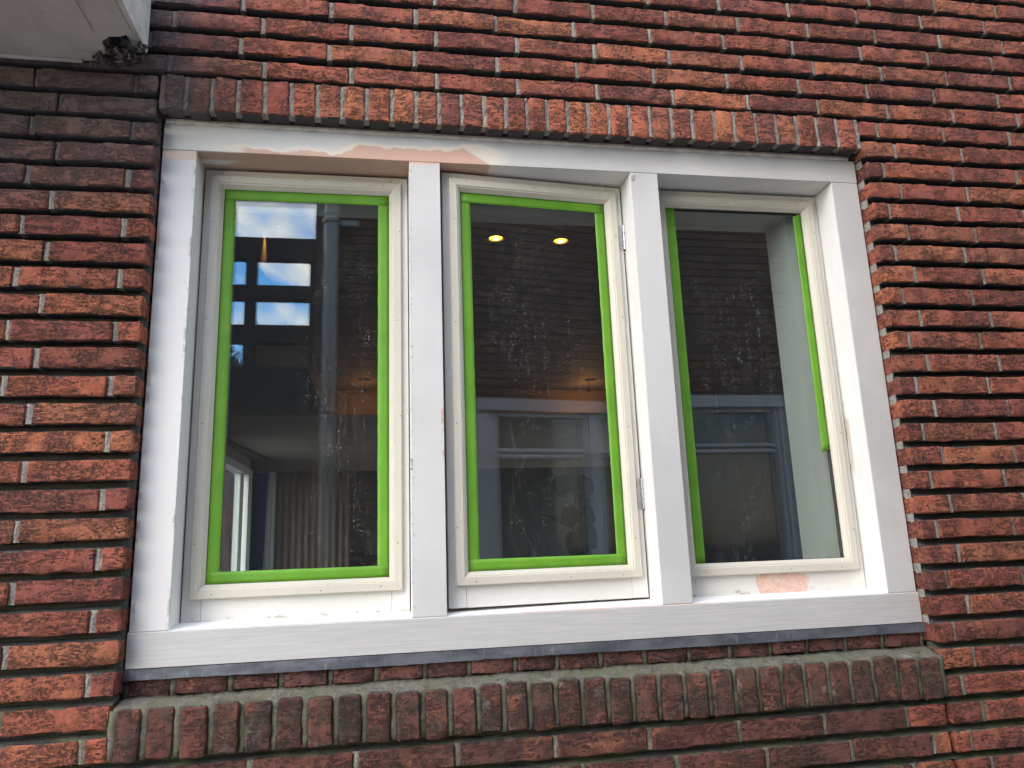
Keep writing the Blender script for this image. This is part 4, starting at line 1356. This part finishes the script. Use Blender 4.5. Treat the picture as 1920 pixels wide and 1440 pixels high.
YO = -3.2
M_OBRICK = brick_material("opposite_brick", [(0.0, (0.11, 0.075, 0.060)), (0.5, (0.16, 0.10, 0.078)), (1.0, (0.09, 0.064, 0.052))])
opp = empty("opposite_house", (2.5, YO - 0.5, -1.35), label="dark brick house across the alley mirrored in the panes", category="house", kind="thing")
OO = (2.5, YO - 0.5, -1.35)
WX0, WX1, WZ0, WZ1 = 1.755, 3.50, -0.25, 1.25
bm = bmesh.new()
HT = 4.9
bm_box(bm, rel((0.03, YO - 4, -1.35), OO), rel((WX0, YO - 0.010, HT), OO))
bm_box(bm, rel((WX1, YO - 4, -1.35), OO), rel((9.0, YO - 0.010, HT), OO))
bm_box(bm, rel((WX0, YO - 4, WZ1), OO), rel((WX1, YO - 0.0101, HT), OO))
bm_box(bm, rel((WX0, YO - 4, -1.35), OO), rel((WX1, YO - 0.0102, WZ0), OO))
bm_box(bm, rel((WX0, YO - 4, WZ0), OO), rel((WX1, YO - 3.0, WZ1), OO))
link("wall", mesh_from(bm, "opp_wall"), M_BED, opp)
bm = bmesh.new()
lay = bm.faces.layers.float.new('tone')
ro = random.Random(21)
kz = 0
z = -1.33
while z < HT - 0.05:
    x = 0.03 + (0.0 if kz % 2 else -0.106)
    while x < 6.5:
        a, b = max(x, 0.03), x + 0.20
        x += 0.2115
        if b - a < 0.03:
            continue
        segs = [(a, b)]
        if z + 0.047 > WZ0 and z < WZ1:
            segs = []
            if b <= WX0 or a >= WX1:
                segs = [(a, b)]
            elif a < WX0 - 0.02:
                segs = [(a, WX0)]
            elif b > WX1 + 0.02:
                segs = [(WX1, b)]
        for (a2, b2) in segs:
            bm_box(bm, rel((a2, YO - 0.0098, z), OO), rel((b2, YO + ro.uniform(-0.001, 0.002), z + 0.047), OO), ro.random(), lay)
    z += 0.0608
    kz += 1
link("brick", mesh_from(bm, "opp_bricks"), M_OBRICK, opp, kind="stuff")
# double window of the house opposite
ow = empty("opposite_window", ((WX0 + WX1) / 2, YO, 0.5), label="grey-white two-light window with transoms in the house across the alley", category="window", kind="thing")
OW = ((WX0 + WX1) / 2, YO, 0.5)
M_OWF = simple("opposite_frame", (0.36, 0.36, 0.375), 0.5, var=0.05, scale=6, bump=0.1)
yA, yB = YO - 0.06, YO + 0.012
def ob(nm, x0, x1, z0, z1, ya=yA, yb=yB, mat=M_OWF, bev=0.004):
    return box_obj(nm, rel((x0, ya, z0), OW), rel((x1, yb, z1), OW), mat, ow, bev)
ob("casing", WX0, WX1, 1.16, 1.25, yb=YO + 0.03)
ob("casing", WX0, 1.865, WZ0, 1.1595)
ob("casing", 3.435, WX1, WZ0, 1.1595)
ob("casing", 2.635, 2.70, WZ0, 1.1595)
for gx0, gx1 in ((1.927, 2.592), (2.745, 3.39)):
    fy = YO - 0.010
    ob("sash_stile", gx0 - 0.060, gx0, WZ0, 1.159, yb=fy, bev=0.006)
    ob("sash_stile", gx1, gx1 + 0.042, WZ0, 1.159, yb=fy, bev=0.006)
    ob("sash_rail", gx0 + 0.0005, gx1 - 0.0005, 1.125, 1.159, yb=fy, bev=0.006)
    ob("transom", gx0 + 0.0005, gx1 - 0.0005, 0.865, 0.893, yb=fy + 0.008, bev=0.008)
    ob("transom", gx0 + 0.0005, gx1 - 0.0005, 0.822, 0.850, yb=fy + 0.008, bev=0.008)
    ob("sash_rail", gx0 + 0.0005, gx1 - 0.0005, WZ0, -0.15, yb=fy, bev=0.006)
    ob("glass_pane", gx0 + 0.0004, gx1 - 0.0004, -0.149, 1.1245, ya=YO - 0.046, yb=YO - 0.042, mat=simple("dark_glass", (0.02, 0.022, 0.025), 0.05, spec=0.5, bump=0), bev=0)

# drain pipe
dp = empty("drainpipe", (0.147, YO + 0.08, -1.35), label="grey downpipe with collars on the house across the alley, mirrored in the left pane", category="drainpipe", kind="thing")
OD = (0.147, YO + 0.08, -1.35)
M_PIPE = simple("pipe_zinc", (0.23, 0.235, 0.24), 0.5, metal=0.2, var=0.1, scale=8)
bm = bmesh.new()
tube_bm(bm, rel((0.147, YO + 0.08, -1.30), OD), rel((0.147, YO + 0.08, 4.75), OD), 0.050, n=24)
link("pipe", mesh_from(bm, "pipe", True), M_PIPE, dp)
for z, r in ((1.134, 0.058), (2.50, 0.058), (2.56, 0.056), (-0.2, 0.058)):
    bm = bmesh.new()
    tube_bm(bm, rel((0.147, YO + 0.08, z - 0.018), OD), rel((0.147, YO + 0.08, z + 0.018), OD), r, n=24)
    link("collar", mesh_from(bm, "collar", True), M_PIPE, dp)
bm = bmesh.new()
bm_box(bm, rel((0.19, YO, 2.49), OD), rel((0.33, YO + 0.05, 2.53), OD))
bm_box(bm, rel((0.13, YO, 2.515), OD), rel((0.165, YO + 0.06, 2.545), OD))
link("bracket", mesh_from(bm, "bracket"), M_PIPE, dp)

# dark timber screen closing the passage to the left of it
scr = empty("timber_screen", (-0.5, YO - 0.05, -1.35), label="dark timber screen with square openings across the alley, mirrored in the left pane", category="screen", kind="thing")
OSc = (-0.5, YO - 0.05, -1.35)
M_TIMB = simple("black_timber", (0.022, 0.021, 0.022), 0.7, var=0.1, scale=10)
def sb(nm, x0, x1, z0, z1, y0=YO - 0.09, y1=YO - 0.01):
    box_obj(nm, rel((x0, y0, z0), OSc), rel((x1, y1, z1), OSc), M_TIMB, scr, 0.003)
for x0, x1 in ((-0.438, -0.366), (-1.16, -1.05), (-0.004, 0.026)):
    sb("post", x0, x1, -1.35, 2.408 if x0 > -0.01 else 2.242)
sb("post", -0.60, -0.575, 1.44, 2.242)
for z0, z1 in ((2.2425, 2.408), (1.946, 2.053), (1.634, 1.764), (0.72, 1.464)):
    sb("rail", -1.16, -0.0045, z0, z1, YO - 0.085, YO - 0.015)
for i in range(9):
    x = -1.16 + i * 0.128
    sb("board", x + 0.003, x + 0.125, -1.30, 0.715, YO - 0.075, YO - 0.030)

# brick house and tree further away behind the screen
M_BACKB = brick_material("back_brick", [(0.0, (0.30, 0.10, 0.06)), (0.5, (0.38, 0.14, 0.08)), (1.0, (0.24, 0.08, 0.05))])
bh = empty("back_house", (1.0, -11, -1.46), label="red brick house seen mirrored beyond the timber screen", category="house", kind="thing")
OB = (1.0, -11, -1.46)
box_obj("wall", rel((-1.40, -13, -1.46), OB), rel((4.0, -9.0, 3.25), OB), M_BACKB, bh)
box_obj("roof_edge", rel((-1.48, -13.1, 3.2505), OB), rel((4.1, -8.92, 3.33), OB), M_WFR, bh)
nw = empty("neighbour_wall", (-3.2, 6.5, -1.46), label="dark brick garden wall outside the far side window", category="wall", kind="thing")
box_obj("wall", (-2.5, 3.0, 0.0), (2.04, 3.2, 4.6), M_OBRICK, nw)
tree = empty("tree", (-2.75, -10.5, -1.46), label="bare-looking tree beside the red house beyond the screen", category="tree", kind="thing")
M_BARK = simple("bark", (0.07, 0.055, 0.045), 0.9)
bm = bmesh.new()
rt = random.Random(4)
def branch(p, d, L, r, lvl):
    q = p + d * L
    tube_bm(bm, p, q, r, r * 0.65, n=7, cap=False)
    if lvl == 0:
        tips.append(q)
        return
    for i in range(3 if lvl > 1 else 4):
        nd = (d + Vector((rt.uniform(-0.8, 0.8), rt.uniform(-0.8, 0.8), rt.uniform(-0.15, 0.6)))).normalized()
        branch(q, nd, L * rt.uniform(0.55, 0.75), r * 0.6, lvl - 1)
tips = []
branch(Vector((0, 0, 0)), Vector((0, 0, 1)), 2.1, 0.10, 4)
link("trunk", mesh_from(bm, "trunk", True), M_BARK, tree)
bm = bmesh.new()
for t in tips:
    for i in range(4):
        c = t + Vector((rt.gauss(0, 0.16), rt.gauss(0, 0.16), rt.gauss(0, 0.12)))
        s = rt.uniform(0.03, 0.06)
        a = Vector((rt.uniform(-1, 1), rt.uniform(-1, 1), rt.uniform(-1, 1))).normalized()
        b = a.orthogonal().normalized()
        vs = [bm.verts.new(c + a * s), bm.verts.new(c + b * s * 0.5), bm.verts.new(c - a * s), bm.verts.new(c - b * s * 0.5)]
        bm.faces.new(vs)
me = bpy.data.meshes.new("crown")
bm.to_mesh(me); bm.free()
link("crown", me, simple("leaf_green", (0.06, 0.10, 0.035), 0.6), tree)

print("bricks as objects:", n_bricks, "rest faces:", len(far_fs))
